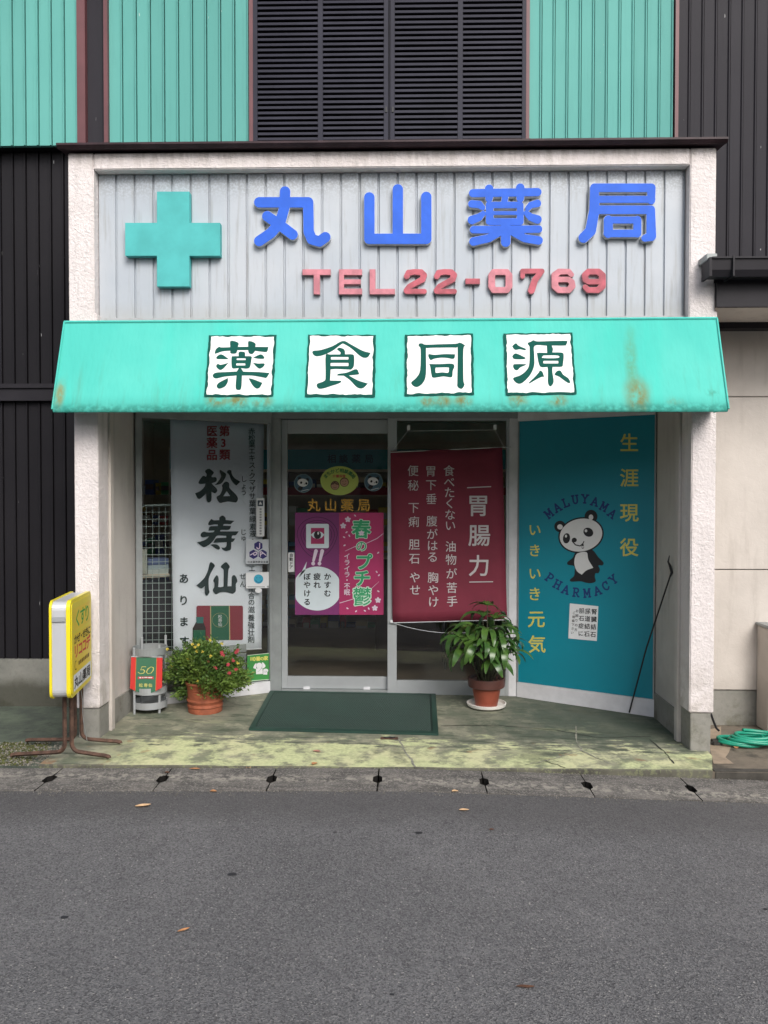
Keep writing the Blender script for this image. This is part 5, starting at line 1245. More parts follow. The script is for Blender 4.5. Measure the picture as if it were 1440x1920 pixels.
# ---- door mat
mt = empty('door_mat', (-.3, .72, zs(-.3)), 'dark green studded door mat lying before the sliding door', 'door mat')
MQ = [G(507, 1300), G(815, 1301), G(820, 1373), G(470, 1368)]
MQ[0].y = MQ[1].y = 1.215
mz = lambda p, h: Vector((p.x, p.y, zs(p.x) + h))
def lerp4(u, v_): return MQ[3].lerp(MQ[2], u).lerp(MQ[0].lerp(MQ[1], u), v_)
matm = mat('green_mat_rubber', (.007, .023, .017), .7, var=.25, vs=3, bump=.0006, bs=300); mate = mat('green_mat_edge', (.011, .042, .030), .6, var=.15)
b = B(); q = [lerp4(u, w) for u, w in ((0, 0), (1, 0), (1, 1), (0, 1))]
b.add([mz(p, .002) for p in q] + [mz(p, .010) for p in q], [(4, 5, 6, 7), (0, 1, 5, 4), (1, 2, 6, 5), (2, 3, 7, 6), (3, 0, 4, 7)]); b.o('mat_field', matm, mt)
b = B()
for (u0, u1, w0, w1) in ((-.006, 1.006, -.03, .02), (-.006, .022, .02, .985), (.978, 1.006, .02, .985), (-.006, 1.006, .985, 1.01)):
    q = [lerp4(u0, w0), lerp4(u1, w0), lerp4(u1, w1), lerp4(u0, w1)]
    b.add([mz(p, .001) for p in q] + [mz(p, .014) for p in q], [(4, 5, 6, 7), (0, 1, 5, 4), (1, 2, 6, 5), (2, 3, 7, 6), (3, 0, 4, 7)])
b.o('mat_border', mate, mt)
b = B()
for j in range(46):
    for i in range(70):
        u, w_ = .03 + .94 * (i + .5 * (j % 2)) / 70, .035 + .935 * j / 46; p = lerp4(u, w_); r_ = .0042
        c = mz(p, .0101); b.add([c + Vector((-r_, -r_, 0)), c + Vector((r_, -r_, 0)), c + Vector((r_, r_, 0)), c + Vector((-r_, r_, 0)), c + Vector((-r_ * .5, -r_ * .5, .004)), c + Vector((r_ * .5, -r_ * .5, .004)), c + Vector((r_ * .5, r_ * .5, .004)), c + Vector((-r_ * .5, r_ * .5, .004))],
                               [(4, 5, 6, 7), (0, 1, 5, 4), (1, 2, 6, 5), (2, 3, 7, 6), (3, 0, 4, 7)])
b.o('stud', mate, mt, kind='stuff')
# rusty door-stop fitting in the floor
p = G(730, 1382); z_ = zs(p.x)
df = empty('floor_bolt_socket', (p.x, p.y, z_), 'small rusty bolt socket set in the floor in front of the mat', 'floor fitting')
B().box(p.x - .055, p.x + .055, p.y - .022, p.y + .022, z_ + .001, z_ + .006, .002).o('plate', M['rust'], df)
B().tube([(p.x - .035, p.y - .002, z_ + .010), (p.x - .02, p.y - .014, z_ + .012), (p.x, p.y - .006, z_ + .012), (p.x + .02, p.y - .014, z_ + .012), (p.x + .035, p.y - .002, z_ + .010)], .004, 6).o('catch', M['black'], df)

# ---- yellow light box sign on rusted stand
tn = Vector((-1.73, -.55, 0)); tf = Vector((-1.808, -.06, 0)); d3 = (tf - tn).normalized(); n3 = Vector((d3.y, -d3.x, 0))   # n3 points to the right (face)
ysg = empty('yellow_street_sign', (-1.86, -.28, zs(-1.86)), 'yellow and white lit-box medicine sign on a rusty stand left of the shop', 'sign')
Wd = (tf - tn).length; z0, z1 = .395, .93
def sg(a, d, z): return tn + d3 * a + n3 * d + Vector((0, 0, z))
def slabprof(r0, d0, d1, inset, name, m):
    lp = rrect(inset, z0 + inset, Wd - inset, z1 - inset, r0, 5); k = len(lp); v = [sg(a, d0, z) for a, z in lp] + [sg(a, d1, z) for a, z in lp]
    return meshobj(name, v, [tuple(range(k)), tuple(range(k, 2 * k))[::-1]] + [(i, i + k, (i + 1) % k + k, (i + 1) % k) for i in range(k)], m, ysg)
M['yel_plastic'] = mat('yellow_plastic', (.80, .66, .02), .3, var=.05, vs=3); M['yel_mid'] = mat('amber_plastic_print', (.82, .60, .014), .3, var=.04)
cs = slabprof(.045, -.022, -.096, .006, 'casing', mat('brushed_aluminium_casing', (.58, .59, .61), .4, .3, var=.08, stretch=(1, 1, .2)))
f1 = slabprof(.045, .0, -.0215, .0, 'face_panel', M['yel_plastic']); slabprof(.045, -.0965, -.109, .0, 'face_panel', M['yel_plastic'])
lp = rrect(.018, z0 + .018, Wd - .018, z1 - .018, .025, 4); k = len(lp)
meshobj('raised_panel', [sg(a, .001, z) for a, z in lp] + [sg(a, .004, z) for a, z in lp], [tuple(range(k, 2 * k))] + [(i, (i + 1) % k, (i + 1) % k + k, i + k) for i in range(k)], M['yel_plastic'], f1)
meshobj('casing_strap', [sg(-.001, -.025, .82), sg(-.001, -.093, .82), sg(-.001, -.093, .845), sg(-.001, -.025, .845), sg(-.005, -.025, .82), sg(-.005, -.093, .82), sg(-.005, -.093, .845), sg(-.005, -.025, .845)],
        [(7, 6, 5, 4), (0, 1, 5, 4), (1, 2, 6, 5), (2, 3, 7, 6), (3, 0, 4, 7)], M['alu'], cs)
ys = Print(lambda a, b_: sg(a * Wd, 0, z1 - b_ * (z1 - z0)), n3, ysg, base=.0046)
hh = z1 - z0
ys.poly('print_field', [[(.12, .10), (.90, .10), (.90, .33), (.12, .33)], [(.12, .36), (.90, .36), (.90, .755), (.12, .755)]], M['yel_mid'], 0)
ys.poly('name_field', [[(.10, .775), (.92, .775), (.92, .945), (.10, .945)]], M['white'], 0)
def row(s_, x0, dx, y, w_, h_, m, bold, layer=1):
    parts = []
    for i, c in enumerate(s_):
        v, f = glyph_mesh(c, bold); parts.append(([(x0 + dx * i + (a - .5) * w_, y + (b_ - .5) * h_, 0) for a, b_, z in v], f))
    ys.mesh('lettering', parts, m, layer)
row('くすり', .30, .22, .215, .26, .20, ink('fresh_green_ink', (.02, .33, .06)), .02)
row('かぜ・せきに', .2, .128, .42, .155, .10, BLK, .03)
row('リココデ', .22, .19, .545, .21, .15, ink('coral_red_ink', (.62, .05, .06)), .045)
row('丸山薬局', .22, .19, .862, .19, .13, BLK, .04)
ys.stroke('maker_mark', [[(.20 + .05 * math.cos(R(a)), .69 + .045 * math.sin(R(a)), .005) for a in range(60, 310, 25)]], BLK, 1, step=.004)
ys.poly('print_line', [rrect(.32 + .075 * k, .67, .37 + .075 * k, .71, .005) for k in range(7)], ink('brown_print', (.12, .05, .02)), 1)
# frame: two bent square bars per side
def bar(pts, name='stand_leg'):
    b = B(); b.tube(pts, .0125, 4); return b.o(name, M['rust'], ysg)
zg = zs(-1.9) + .009
def bend(a, dd, out, foot):
    """vertical leg under the box turning outwards to a foot"""
    t = sg(a, dd, 0); f_ = Vector(foot); f_.z = zg + .004
    e = Vector((t.x, t.y, zg + .06)); d = (f_ - Vector((t.x, t.y, f_.z))); L_ = d.length; d.normalize()
    pts = [Vector((t.x, t.y, z0 - .0)), Vector((t.x, t.y, zg + .11))]
    for k in range(5): a_ = k / 4 * math.pi / 2; pts.append(Vector((t.x, t.y, zg + .085)) + d * .05 * (1 - math.cos(a_)) + Vector((0, 0, -.05 * math.sin(a_))))
    pts += [f_ + Vector((0, 0, .01)) - d * .02, f_ + Vector((0, 0, .004)), f_]
    return bar(pts)
F1, F2, F3, F4 = G(205, 1429), G(226, 1401), G(22, 1426), G(50, 1398)
bend(.17, -.038, 1, F1); bend(.40, -.038, 1, F2); bend(.17, -.075, -1, F3); bend(.40, -.075, -1, F4)
b = B(); b.tube([sg(.17, -.055, z0 + .003), sg(.40, -.055, z0 + .003)], .012, 4); b.o('stand_rail', M['rust'], ysg)
b = B(); b.tube([sg(.30, -.02, z0)] + [sg(.30 + .015 * math.sin(k), -.02 + .004 * k, z0 - .04 * k) for k in range(1, 9)], .0016, 5); b.o('cord', M['alu_dk'], ysg)

# ---- umbrella stand with the anniversary pennant
P0 = G(252, 1342); P1 = G(299, 1340); cx, cy = (P0.x + P1.x) / 2, (P0.y + P1.y) / 2 + .07; zf = zs(cx)
us = empty('umbrella_stand', (cx, cy, zf), 'small aluminium umbrella stand with two round trays beside the left porch wall', 'umbrella stand')
us_h = .47
for (x_, y_, h_) in ((P0.x, P0.y, .455), (P1.x, P1.y, .47), (P0.x + .005, P0.y + .15, .50), (P1.x + .0, P1.y + .15, .51)):
    B().tube([(x_, y_, zf + .001), (x_, y_, zf + h_)], .0085, 10).o('leg', M['alu'], us)
for z_, nm in ((.035, 'tray'), (.135, 'tray')):
    rr = .115
    B().lathe([(0, z_ + .01), (rr - .006, z_ + .01), (rr - .005, z_ + .045), (rr, z_ + .046), (rr, z_), (0, z_)], (cx, cy, zf), 36).o(nm, M['alu'], us)
B().lathe([(.112, .40), (.117, .40), (.117, .45), (.112, .45), (.112, .40)], (cx, cy, zf), 36).o('top_ring', M['alu_dk'], us)
pn = empty('anniversary_pennant', (cx, P0.y - .03, zf + .12), 'green and red anniversary pennant draped on the front of the umbrella stand', 'pennant')
t12 = T(240, 1190, 12); YP = P0.y - .022; PF = lambda x, y: P(x, y, YP)
RC_ = ink('pennant_red', (.56, .035, .03)); GC_ = ink('pennant_green', (.045, .15, .085))
sheet('pennant_cloth', [PF(*t12(*p)) for p in ((70, 510), (775, 522), (765, 1190), (620, 1270), (390, 1362), (160, 1262), (45, 1208))][::-1], RC_, pn, n=nF)
pr = Print(PF, nF, pn, k=.0004, base=.0006)
pr.poly('centre_band', [[(180, 510), (650, 518), (622, 1270), (390, 1362), (162, 1262)]], GC_, 0, t12)
pr.stroke('gold_line', [[(183, 512, .35), (165, 1262, .35)], [(648, 520, .35), (622, 1268, .35)]], ink('orange_line', (.6, .25, .05)), 1, t12, step=.3)
pr.stroke('anniversary_number', [[(405, 722, .55), (318, 720, .6), (285, 795, .4), (345, 785, .7), (378, 815, .9), (350, 865, .7), (280, 878, .5), (228, 845, .7)], [(520, 722, .4), (450, 770, .8), (415, 840, .8), (450, 878, .5), (520, 865, .5), (570, 800, .9), (575, 745, .8), (520, 722, .4)]], ink('soft_gold_ink', (.52, .48, .14)), 1, t12, step=.3)
pr.poly('ribbon', [[(225, 945), (575, 940), (578, 1000), (400, 982), (222, 1000)]], ink('ribbon_red', (.5, .04, .06)), 1, t12)
pr.poly('print_line', [rrect(255, 953, 300, 978, 5), rrect(320, 953, 350, 975, 5), rrect(365, 953, 440, 973, 5), rrect(455, 953, 545, 976, 5)], WHT, 2, t12)
pr.text('lettering', [('松', 290, 1138, 7.4), ('寿', 400, 1138, 7.4), ('仙', 503, 1138, 7.4)], ink('soft_gold_ink', (.5, .4, .1)), 1, .03, t12)
B().tube([PF(*t12(68, 512)) + Vector((0, .006, .004)), PF(*t12(778, 524)) + Vector((0, .006, .004))], .004, 6).o('rod', M['alu'], pn)

# ---- plants
def leaf_mat(name, a, b_, c_):
    t = NT(name); oi = t.n('ShaderNodeNewGeometry').outputs['Random Per Island']
    col = t.mix(oi, a, b_); col = t.mix(t.ss(t.noise(7, 3), .42, .65), col, c_)
    t.col(col); t.rough(.5); t.b.inputs['Subsurface Weight'].default_value = 0; t.b.inputs['Specular IOR Level'].default_value = .35
    # thin leaves let some light through
    tr = t.n('ShaderNodeBsdfTranslucent'); t.L(col, tr.inputs[0]); ms = t.n('ShaderNodeMixShader'); ms.inputs[0].default_value = .25
    t.L(t.b.outputs[0], ms.inputs[1]); t.L(tr.outputs[0], ms.inputs[2]); t.L(ms.outputs[0], t.t.nodes['Material Output'].inputs[0]); return t.m
M['bush'] = leaf_mat('small_bush_leaf', (.085, .16, .03), (.045, .095, .025), (.17, .26, .05))
M['palm'] = leaf_mat('glossy_palm_leaf', (.055, .13, .03), (.04, .10, .025), (.09, .18, .035)); M['palm'].node_tree.nodes['Principled BSDF'].inputs['Roughness'].default_value = .28
M['palm'].node_tree.nodes['Principled BSDF'].inputs['Specular IOR Level'].default_value = .6
M['soil'] = mat('dark_potting_soil', (.025, .018, .013), .95, var=.4, vs=60, bump=.004, bs=90)
M['terra'] = mat('orange_terracotta', (.30, .085, .04), .75, var=.22, vs=18, bump=.0008, bs=80)
M['terra2'] = mat('brown_red_glazed_clay', (.25, .062, .035), .35, var=.12, vs=10)
M['terra2d'] = mat('brown_clay_rim', (.10, .038, .03), .45, var=.15, vs=12)
M['twig'] = mat('twig_brown', (.12, .075, .04), .8)
rn = random.Random(11)
pc = G(385, 1334); pz = zs(pc.x)
fb = empty('flowering_pot_plant', (pc.x, pc.y, pz), 'bushy flowering plant with yellow and red blooms in an embossed terracotta pot', 'pot plant')
pot = B().lathe([(0, .012), (.108, .012), (.108, .002), (.115, .0), (.118, .02), (.116, .035), (.122, .042), (.122, .052), (.117, .06), (.121, .075), (.127, .082), (.126, .09), (.120, .096), (.124, .17), (.132, .195), (.138, .2), (.137, .212), (.125, .212), (.120, .19), (.0, .19)], (pc.x, pc.y, pz), 48).o('pot', M['terra'], fb); autosmooth(pot, 35)
# embossed ring and rosette on the pot
a0 = R(-78); ec = Vector((pc.x + .128 * math.cos(a0) , pc.y + .128 * math.sin(a0), pz + .145))
b = B(); b.tube([ec + Vector((.024 * math.cos(k * math.pi / 9), -.004, .026 * math.sin(k * math.pi / 9))) for k in range(18)], .0042, 6, closed=True)
for k in range(6): b.tube([ec + Vector((0, -.002, 0)), ec + Vector((.014 * math.cos(k * 1.047), -.002, .014 * math.sin(k * 1.047)))], [.004, .0025], 6)
b.tube([ec + Vector((-.03, 0, .012)), ec + Vector((-.06, .004, .018)), ec + Vector((-.095, .02, .01))], [.004, .005, .002], 6).tube([ec + Vector((-.028, 0, -.004)), ec + Vector((-.06, .006, -.002)), ec + Vector((-.09, .022, .004))], [.003, .005, .002], 6).tube([ec + Vector((.03, .002, .008)), ec + Vector((.055, .012, .012)), ec + Vector((.075, .03, .006))], [.004, .004, .002], 6)
b.o('embossed_ornament', M['terra'], pot)
B().lathe([(0, .204), (.118, .198)], (pc.x, pc.y, pz), 24).o('soil', M['soil'], fb)
bc = P(387, 1252, pc.y)        # crown centre
def in_crown():
    while True:
        x, y, z = rn.uniform(-1, 1), rn.uniform(-1, 1), rn.uniform(-1, 1); r_ = x * x + y * y + z * z
        if r_ > 1: continue
        k = .75 + .55 * mnoise.noise(Vector((x, y, z)) * 1.7 + Vector((3, 1, 2)))
        if r_ > k * k * 1.15: continue
        if rn.random() > .25 + r_: continue
        w = .24; r_xy = math.hypot(x, y); k2 = (1.18 if z < 0 else 1.0)
        return Vector((bc.x + x * w * k2, bc.y + y * .23 * k2, bc.z + z * (.24 if z > 0 else .20) - .02 * abs(x) * 2))
def leaf_tri(b, p, d, L_, w_, fold=.2):
    s_ = d.cross(Vector((rn.uniform(-1, 1), rn.uniform(-1, 1), rn.uniform(-1, 1)))).normalized() * w_; m = p + d * L_ * .5; t = p + d * L_ - Vector((0, 0, L_ * .15))
    b.add([p, m + s_, t, m - s_], [(0, 1, 2, 3)])
b = B(); stems = B()
for k in range(1250):
    p = in_crown(); root = Vector((pc.x + (p.x - pc.x) * .18, pc.y + (p.y - pc.y) * .18, pz + .21))
    out = (p - Vector((pc.x, pc.y, bc.z - .12))).normalized()
    if k % 7 == 0: stems.tube([root, root.lerp(p, .5) + Vector((0, 0, .04)), p], .0018, 4, False)
    for j in range(9):
        q = p + Vector((rn.gauss(0, .016), rn.gauss(0, .016), rn.gauss(0, .018))) + out * (j - 4) * .006
        d = (out * .9 + Vector((rn.uniform(-1, 1), rn.uniform(-1, 1), rn.uniform(-.6, 1)))).normalized(); leaf_tri(b, q, d, rn.uniform(.018, .040), rn.uniform(.004, .0085))
for k in range(40):   # long wayward sprigs
    p = in_crown(); out = (p - Vector((pc.x, pc.y, bc.z - .1))).normalized(); e = p + out * rn.uniform(.04, .09) + Vector((0, 0, rn.uniform(-.02, .03)))
    stems.tube([p, p.lerp(e, .5) + Vector((0, 0, .01)), e], .0012, 4, False)
    for j in range(10):
        q = p.lerp(e, j / 9); d = (out + Vector((rn.uniform(-1, 1), rn.uniform(-1, 1), rn.uniform(-.5, 1)))).normalized(); leaf_tri(b, q, d, rn.uniform(.012, .026), rn.uniform(.003, .005))
b.o('foliage', M['bush'], fb); stems.o('stem', M['twig'], fb)
M['fl_y'] = mat('yellow_petal', (.75, .62, .10), .6, var=.1); M['fl_r'] = mat('crimson_petal', (.55, .05, .10), .6, var=.2, vs=30); M['fl_c'] = mat('flower_centre', (.35, .16, .02), .8)
for px, py, m in ((361, 1208, 'y'), (366, 1213, 'y'), (372, 1209, 'y'), (369, 1221, 'y'), (394, 1200, 'y'), (416, 1207, 'y'), (314, 1217, 'y'), (395, 1230, 'y'), (323, 1248, 'y'), (370, 1277, 'y'), (416, 1223, 'r'), (418, 1228, 'r'), (443, 1223, 'r'), (446, 1219, 'r'), (389, 1241, 'r'), (437, 1238, 'r'), (443, 1255, 'r'), (446, 1243, 'o'), (404, 1252, 'r'), (428, 1246, 'r'), (352, 1236, 'y'), (380, 1222, 'y'), (430, 1262, 'r')):
    c = P(px, py, pc.y - .19 + .10 * abs(px - 392) / 80); s_ = .012 if m != 'r' else .015; fl = B(); u = Vector((1, 0, rn.uniform(-.3, .3))).normalized(); w_ = Vector((0, -.35, 1)).normalized()
    for k in range(6):
        a = k * math.pi / 3 + rn.random(); d = u * math.cos(a) + w_ * math.sin(a); e = u * -math.sin(a) + w_ * math.cos(a)
        fl.add([c, c + d * s_ * .6 + e * s_ * .42, c + d * s_ + Vector((0, -.003, 0)), c + d * s_ * .6 - e * s_ * .42], [(0, 1, 2, 3)])
    o = fl.o('flower', M['fl_y'] if m != 'r' else M['fl_r'], fb)
    B().lathe([(0, -.002), (.003, -.0015), (.003, .0015), (0, .002)], c + Vector((0, -.003, 0)), 8).o('flower_centre', M['fl_c'], o)

# palm in a clay pot on a white saucer
qc = G(912, 1321); qz = zs(qc.x); S1 = 5.72 / F
sa = B().lathe([(0, .004), (.118, .004), (.138, .016), (.142, .034), (.134, .036), (.128, .018), (0, .014)], (qc.x, qc.y, qz), 48)
lp_ = empty('potted_lady_palm', (qc.x, qc.y, qz + .014), 'lady palm with glossy drooping leaves in a red clay pot at right of the entrance', 'pot plant')
so2 = sa.o('plant_saucer', mat('white_glazed_saucer', (.70, .67, .62), .35, var=.06)); autosmooth(so2, 35); tag(so2, 'round white saucer under the clay pot of the palm', 'saucer')
pt = B().lathe([(0, .018), (.078, .018), (.079, .0165), (.106, .158), (.105, .17), (.098, .17), (0, .17)], (qc.x, qc.y, qz), 48).o('pot', M['terra2'], lp_); autosmooth(pt, 35)
rm = B().lathe([(.107, .150), (.126, .150), (.131, .156), (.134, .205), (.132, .214), (.122, .214), (.114, .195), (0, .195)], (qc.x, qc.y, qz), 48).o('pot_rim', M['terra2d'], lp_); autosmooth(rm, 35)
b = B()
for k in range(26):
    a = rn.uniform(0, 6.28); r_ = rn.uniform(0, .10); x_, y_ = qc.x + r_ * math.cos(a), qc.y + r_ * math.sin(a)
    b.tube([(x_, y_, qz + .19), (x_ + rn.uniform(-.02, .02), y_ - .01, qz + rn.uniform(.215, .25)), (x_ + rn.uniform(-.05, .05), y_ - .02, qz + rn.uniform(.21, .26))], [.004, .005, .001], 5, False)
b.o('root_fibre', M['soil'], lp_)
def blade_mesh(L_, W_, droop, kk):
    b = B(); v = []; f = []; n_ = 7; ang = 0.35; p = Vector((0, 0, 0)); st = L_ / n_
    for i in range(n_ + 1):
        t = i / n_; w_ = W_ * (math.sin(math.pi * min(1, t * .95 + .04)) ** .6) * (1 - .15 * t) * .5 + .0006
        v += [p + Vector((-w_, 0, w_ * .35)), p.copy(), p + Vector((w_, 0, w_ * .35))]
        p = p + Vector((0, math.cos(ang), math.sin(ang))) * st; ang -= droop / n_
    for i in range(n_): k = i * 3; f += [(k, k + 1, k + 4, k + 3), (k + 1, k + 2, k + 5, k + 4)]
    me = bpy.data.meshes.new('leaf'); me.from_pydata([tuple(x) for x in v], [], f); me.materials.append(M['palm']); me.polygons.foreach_set('use_smooth', [True] * len(me.polygons)); return me
BL_ = [blade_mesh(.18, .044, 1.6, 0), blade_mesh(.21, .050, 2.1, 1), blade_mesh(.16, .042, 1.2, 2), blade_mesh(.22, .052, 2.5, 3), blade_mesh(.14, .026, 1.5, 4)]
cane = B()
fans = [(893, 1176, -.02, 160), (862, 1196, -.10, 200), (928, 1160, .04, 60), (915, 1180, -.12, 270), (945, 1178, .03, 20), (888, 1206, -.16, 240), (935, 1200, -.14, 300), (955, 1205, -.02, -10), (905, 1156, .06, 120), (914, 1135, .02, 90), (872, 1180, .06, 170), (918, 1215, -.17, 275), (955, 1225, -.08, -40), (868, 1222, -.08, 215), (893, 1228, -.20, 250), (942, 1215, -.16, 330), (905, 1205, -.20, 265), (880, 1195, -.05, 180), (930, 1180, -.08, 0), (922, 1238, -.18, 285)]
for px, py, dy, az in fans:
    c = P(px, py, qc.y + dy); root = Vector((qc.x + (c.x - qc.x) * .25, qc.y + dy * .3, qz + .195))
    cane.tube([root, root.lerp(c, .6) + Vector((0, 0, .03)), c], [.0055, .004, .0022], 6)
    nb = rn.choice((5, 6, 6, 7))
    for k in range(nb):
        a = R(az - 90) + (k - (nb - 1) / 2) * R(36) + rn.uniform(-.12, .12)
        me = rn.choice(BL_[:4]) if c.z < P(900, 1150, qc.y).z else BL_[4 if rn.random() < .5 else 2]
        o = bpy.data.objects.new('leaf', me); link(o, c, lp_); o.rotation_euler = Euler((R(rn.uniform(-18, 22)), R(rn.uniform(-25, 25)), a), 'XYZ'); s_ = rn.uniform(.82, 1.12); o.scale = (s_, s_, s_)
cane.o('cane', mat('palm_cane', (.05, .055, .03), .7), lp_)

# ---- leaning black pole at the right wall
pp = [G(1180, 1330), P(1212, 1215, .62), P(1256, 1082, .40), P(1257, 1040, .40), P(1252, 1018, .40)]
pp[0].z = zs(1.6) + .008
b = B().tube([pp[0], pp[1], pp[2]], .0055, 8); pl = b.o('leaning_pole', M['black']); tag(pl, 'thin black pole leaning against the right porch wall by the turquoise board', 'pole')
hk = B().tube([pp[2], pp[2] + Vector((.012, 0, .03)), pp[2] + Vector((.002, 0, .07)), pp[2] + Vector((-.012, 0, .10)), pp[2] + Vector((-.004, 0, .14))], [.006, .009, .009, .006, .003], 8).o('handle', M['black'], pl)

# ---- right side: hose, stone, pipe, cabinet
hm = mat('green_hose_rubber', (.012, .27, .17), .35, var=.12, vs=20); hcx = G(1402, 1383); hz_ = -.046
hs_ = []
for (ax, ay, ox, oy, n_, ph) in ((.155, .10, -.03, .01, 2.0, 0), (.165, .085, .05, -.02, 3.2, 1.2)):
    for k in range(int(n_ * 28)):
        t = k / 28; a = ph + 2 * math.pi * t; g = 1 - .07 * t + .05 * math.sin(t * 5)
        hs_.append(Vector((hcx.x + ox + ax * g * math.cos(a), hcx.y + oy + ay * g * math.sin(a), hz_ + .012 + .013 * t + (0 if ox < 0 else .024) + .006 * math.sin(a * 2 + t))))
tag(autosmooth(B().tube(hs_, .0105, 10).o('garden_hose', hm), 60), 'coiled green garden hose lying on the ground right of the shop', 'hose')
p = G(1343, 1397, -.048); st = B(); st.cbox(p.x - .036, p.x + .036, p.y - .025, p.y + .03, -.05, -.014, .01); tag(st.o('dark_stone', mat('dark_wet_stone', (.03, .028, .025), .7, var=.3, vs=40, bump=.003, bs=60)), 'small dark stone lying between the right pillar and the hose', 'stone')
b = B(); b.tube([P(1333, 1338, .17), P(1337, 1350, .17), P(1343, 1365, .17), P(1348, 1370, .15)], .007, 8); tag(b.o('drain_pipe_stub', M['black']), 'short black pipe stub at the foot of the right pillar', 'pipe')
a = P(1440, 1175, .44); cb = empty('meter_cabinet', (a.x + .15, .5, -.048), 'beige meter cabinet partly seen at the right edge of the photo', 'cabinet')
B().box(a.x, a.x + .34, .42, .60, -.047, a.z - .012, .006).o('body', M['side_wall'], cb); B().box(a.x - .012, a.x + .352, .405, .605, a.z - .0115, a.z + .006, .004).o('lid', M['alu_dk'], cb)
pt_ = mat('pale_cement_patch', (.30, .235, .17), .9, var=.18, vs=12)
pq = [(1330, 1368), (1352, 1362), (1352, 1380), (1362, 1385), (1372, 1398), (1366, 1412), (1360, 1420), (1376, 1432), (1338, 1432), (1330, 1400)]
v = [G(*q_, -.045) for q_ in pq]; v = [Vector((max(q_.x, 1.905 if q_.y > -.05 else 1.83), max(q_.y, yf(2) + .06), -.0445)) for q_ in v]
meshobj('cement_patch', v, [tuple(t_) for t_ in tessellate_polygon([v])], pt_, bpy.data.objects['right_ground'])
B().box(1.812, 5, yf(2.2) - .012, yf(2.2) + .05, -.16, -.0435, .006).o('kerb_edge', mat('dark_damp_kerb', (.055, .05, .042), .9, var=.4, vs=12, bump=.003, bs=60), bpy.data.objects['right_ground'])

# ---- fallen leaves
LM = [mat('leaf_tan', (.55, .36, .20), .7, var=.2, vs=40), mat('leaf_orange', (.40, .19, .08), .7, var=.25, vs=40), mat('leaf_pink', (.42, .20, .15), .7, var=.2, vs=40), mat('leaf_dark_brown', (.10, .045, .025), .8, var=.3, vs=40)]
def fallen(px, py, L_, W_, rot, m, lab, where):
    p = G(px, py, 0); z_ = zs(p.x) if where == 's' else (zr(p.x) if where == 'r' else zr(p.x) + .004)
    p = G(px, py, z_); z_ = (zs(p.x) if where == 's' else zr(p.x) + (.004 if where == 'd' else 0)) + .003
    v = []; f = []; n_ = 6; c, s_ = math.cos(R(rot)), math.sin(R(rot)); curl = rn.uniform(.15, .5)
    for i in range(n_ + 1):
        t = i / n_; w_ = W_ * math.sin(math.pi * (t * .94 + .03)) ** .8 / 2
        for k in (-1, 0, 1):
            x_, y_ = (t - .5) * L_, k * w_ + .12 * W_ * math.sin(t * 5); z2 = abs(k) * w_ * curl * 1.6 + (t - .5) ** 2 * L_ * curl
            v.append((p.x + x_ * c - y_ * s_, p.y + x_ * s_ + y_ * c, z_ + z2))
    for i in range(n_): k = i * 3; f += [(k, k + 1, k + 4, k + 3), (k + 1, k + 2, k + 5, k + 4)]
    o = meshobj('fallen_leaf', v, f, LM[m], smooth=True); tag(o, lab, 'leaf', 'fallen leaves'); return o
for a in ((268, 1514, .075, .028, 25, 0, 'tan fallen leaf on the asphalt, largest of those at left of the road', 'r'), (344, 1747, .046, .014, 40, 1, 'curled brown leaf with dark tip in the lower left of the road', 'r'), (400, 1486, .035, .025, 10, 1, 'small orange leaf on the road edge below the mat', 'r'),
          (594, 1410, .05, .03, -10, 2, 'pinkish leaf on the yellow paint in front of the mat', 's'), (590, 1434, .04, .03, 60, 1, 'orange leaf at the slab edge just below the pinkish one', 's'), (365, 1443, .06, .022, 5, 1, 'flat orange leaf at the slab edge below the flowering pot', 'd'),
          (313, 1450, .03, .02, 0, 3, 'dark brown leaf beside a drain slot below the flowering pot', 'd'), (466, 1441, .03, .018, 5, 0, 'tiny pale leaf at the slab edge left of the pinkish leaf', 'd'), (936, 1443, .065, .03, 5, 0, 'curled tan leaf under the slab edge below the palm', 'd'),
          (1095, 1447, .045, .025, -15, 0, 'small tan leaf on a drain cover right of the middle', 'd'), (1199, 1444, .07, .045, -5, 0, 'broad tan leaf lying against the slab edge near the right pillar', 'd'), (853, 1485, .035, .024, 15, 0, 'small pale leaf on the gutter lip below the palm', 'd'),
          (922, 1557, .025, .015, 20, 3, 'tiny reddish brown leaf on the road right of the middle', 'r'), (1381, 1404, .035, .03, 80, 1, 'bright orange leaf below the green hose', 's'), (985, 1852, .06, .015, 3, 3, 'thin dark leaf at the lower right of the road', 'r'), (870, 1521, .05, .022, 10, 0, 'pale flattened leaf on the road near the gutter at right', 'r')):
    fallen(*a)
# flattened dark chewing gum spots on the road
gm = mat('old_gum', (.02, .02, .024), .8); road = bpy.data.objects['road']
for px, py, r_ in ((435, 1660, .022), (785, 1578, .020), (121, 1744, .016), (628, 1578, .010), (1455 - 20, 1700, .01), (735, 1890, .008)):
    p = G(px, py, -.06); v = [(p.x + r_ * rn.uniform(.7, 1.1) * math.cos(k * .7), p.y + r_ * .75 * rn.uniform(.7, 1.1) * math.sin(k * .7), zr(p.x) + .0025) for k in range(9)]
    meshobj('gum_spot', v, [tuple(range(9))], gm, road)
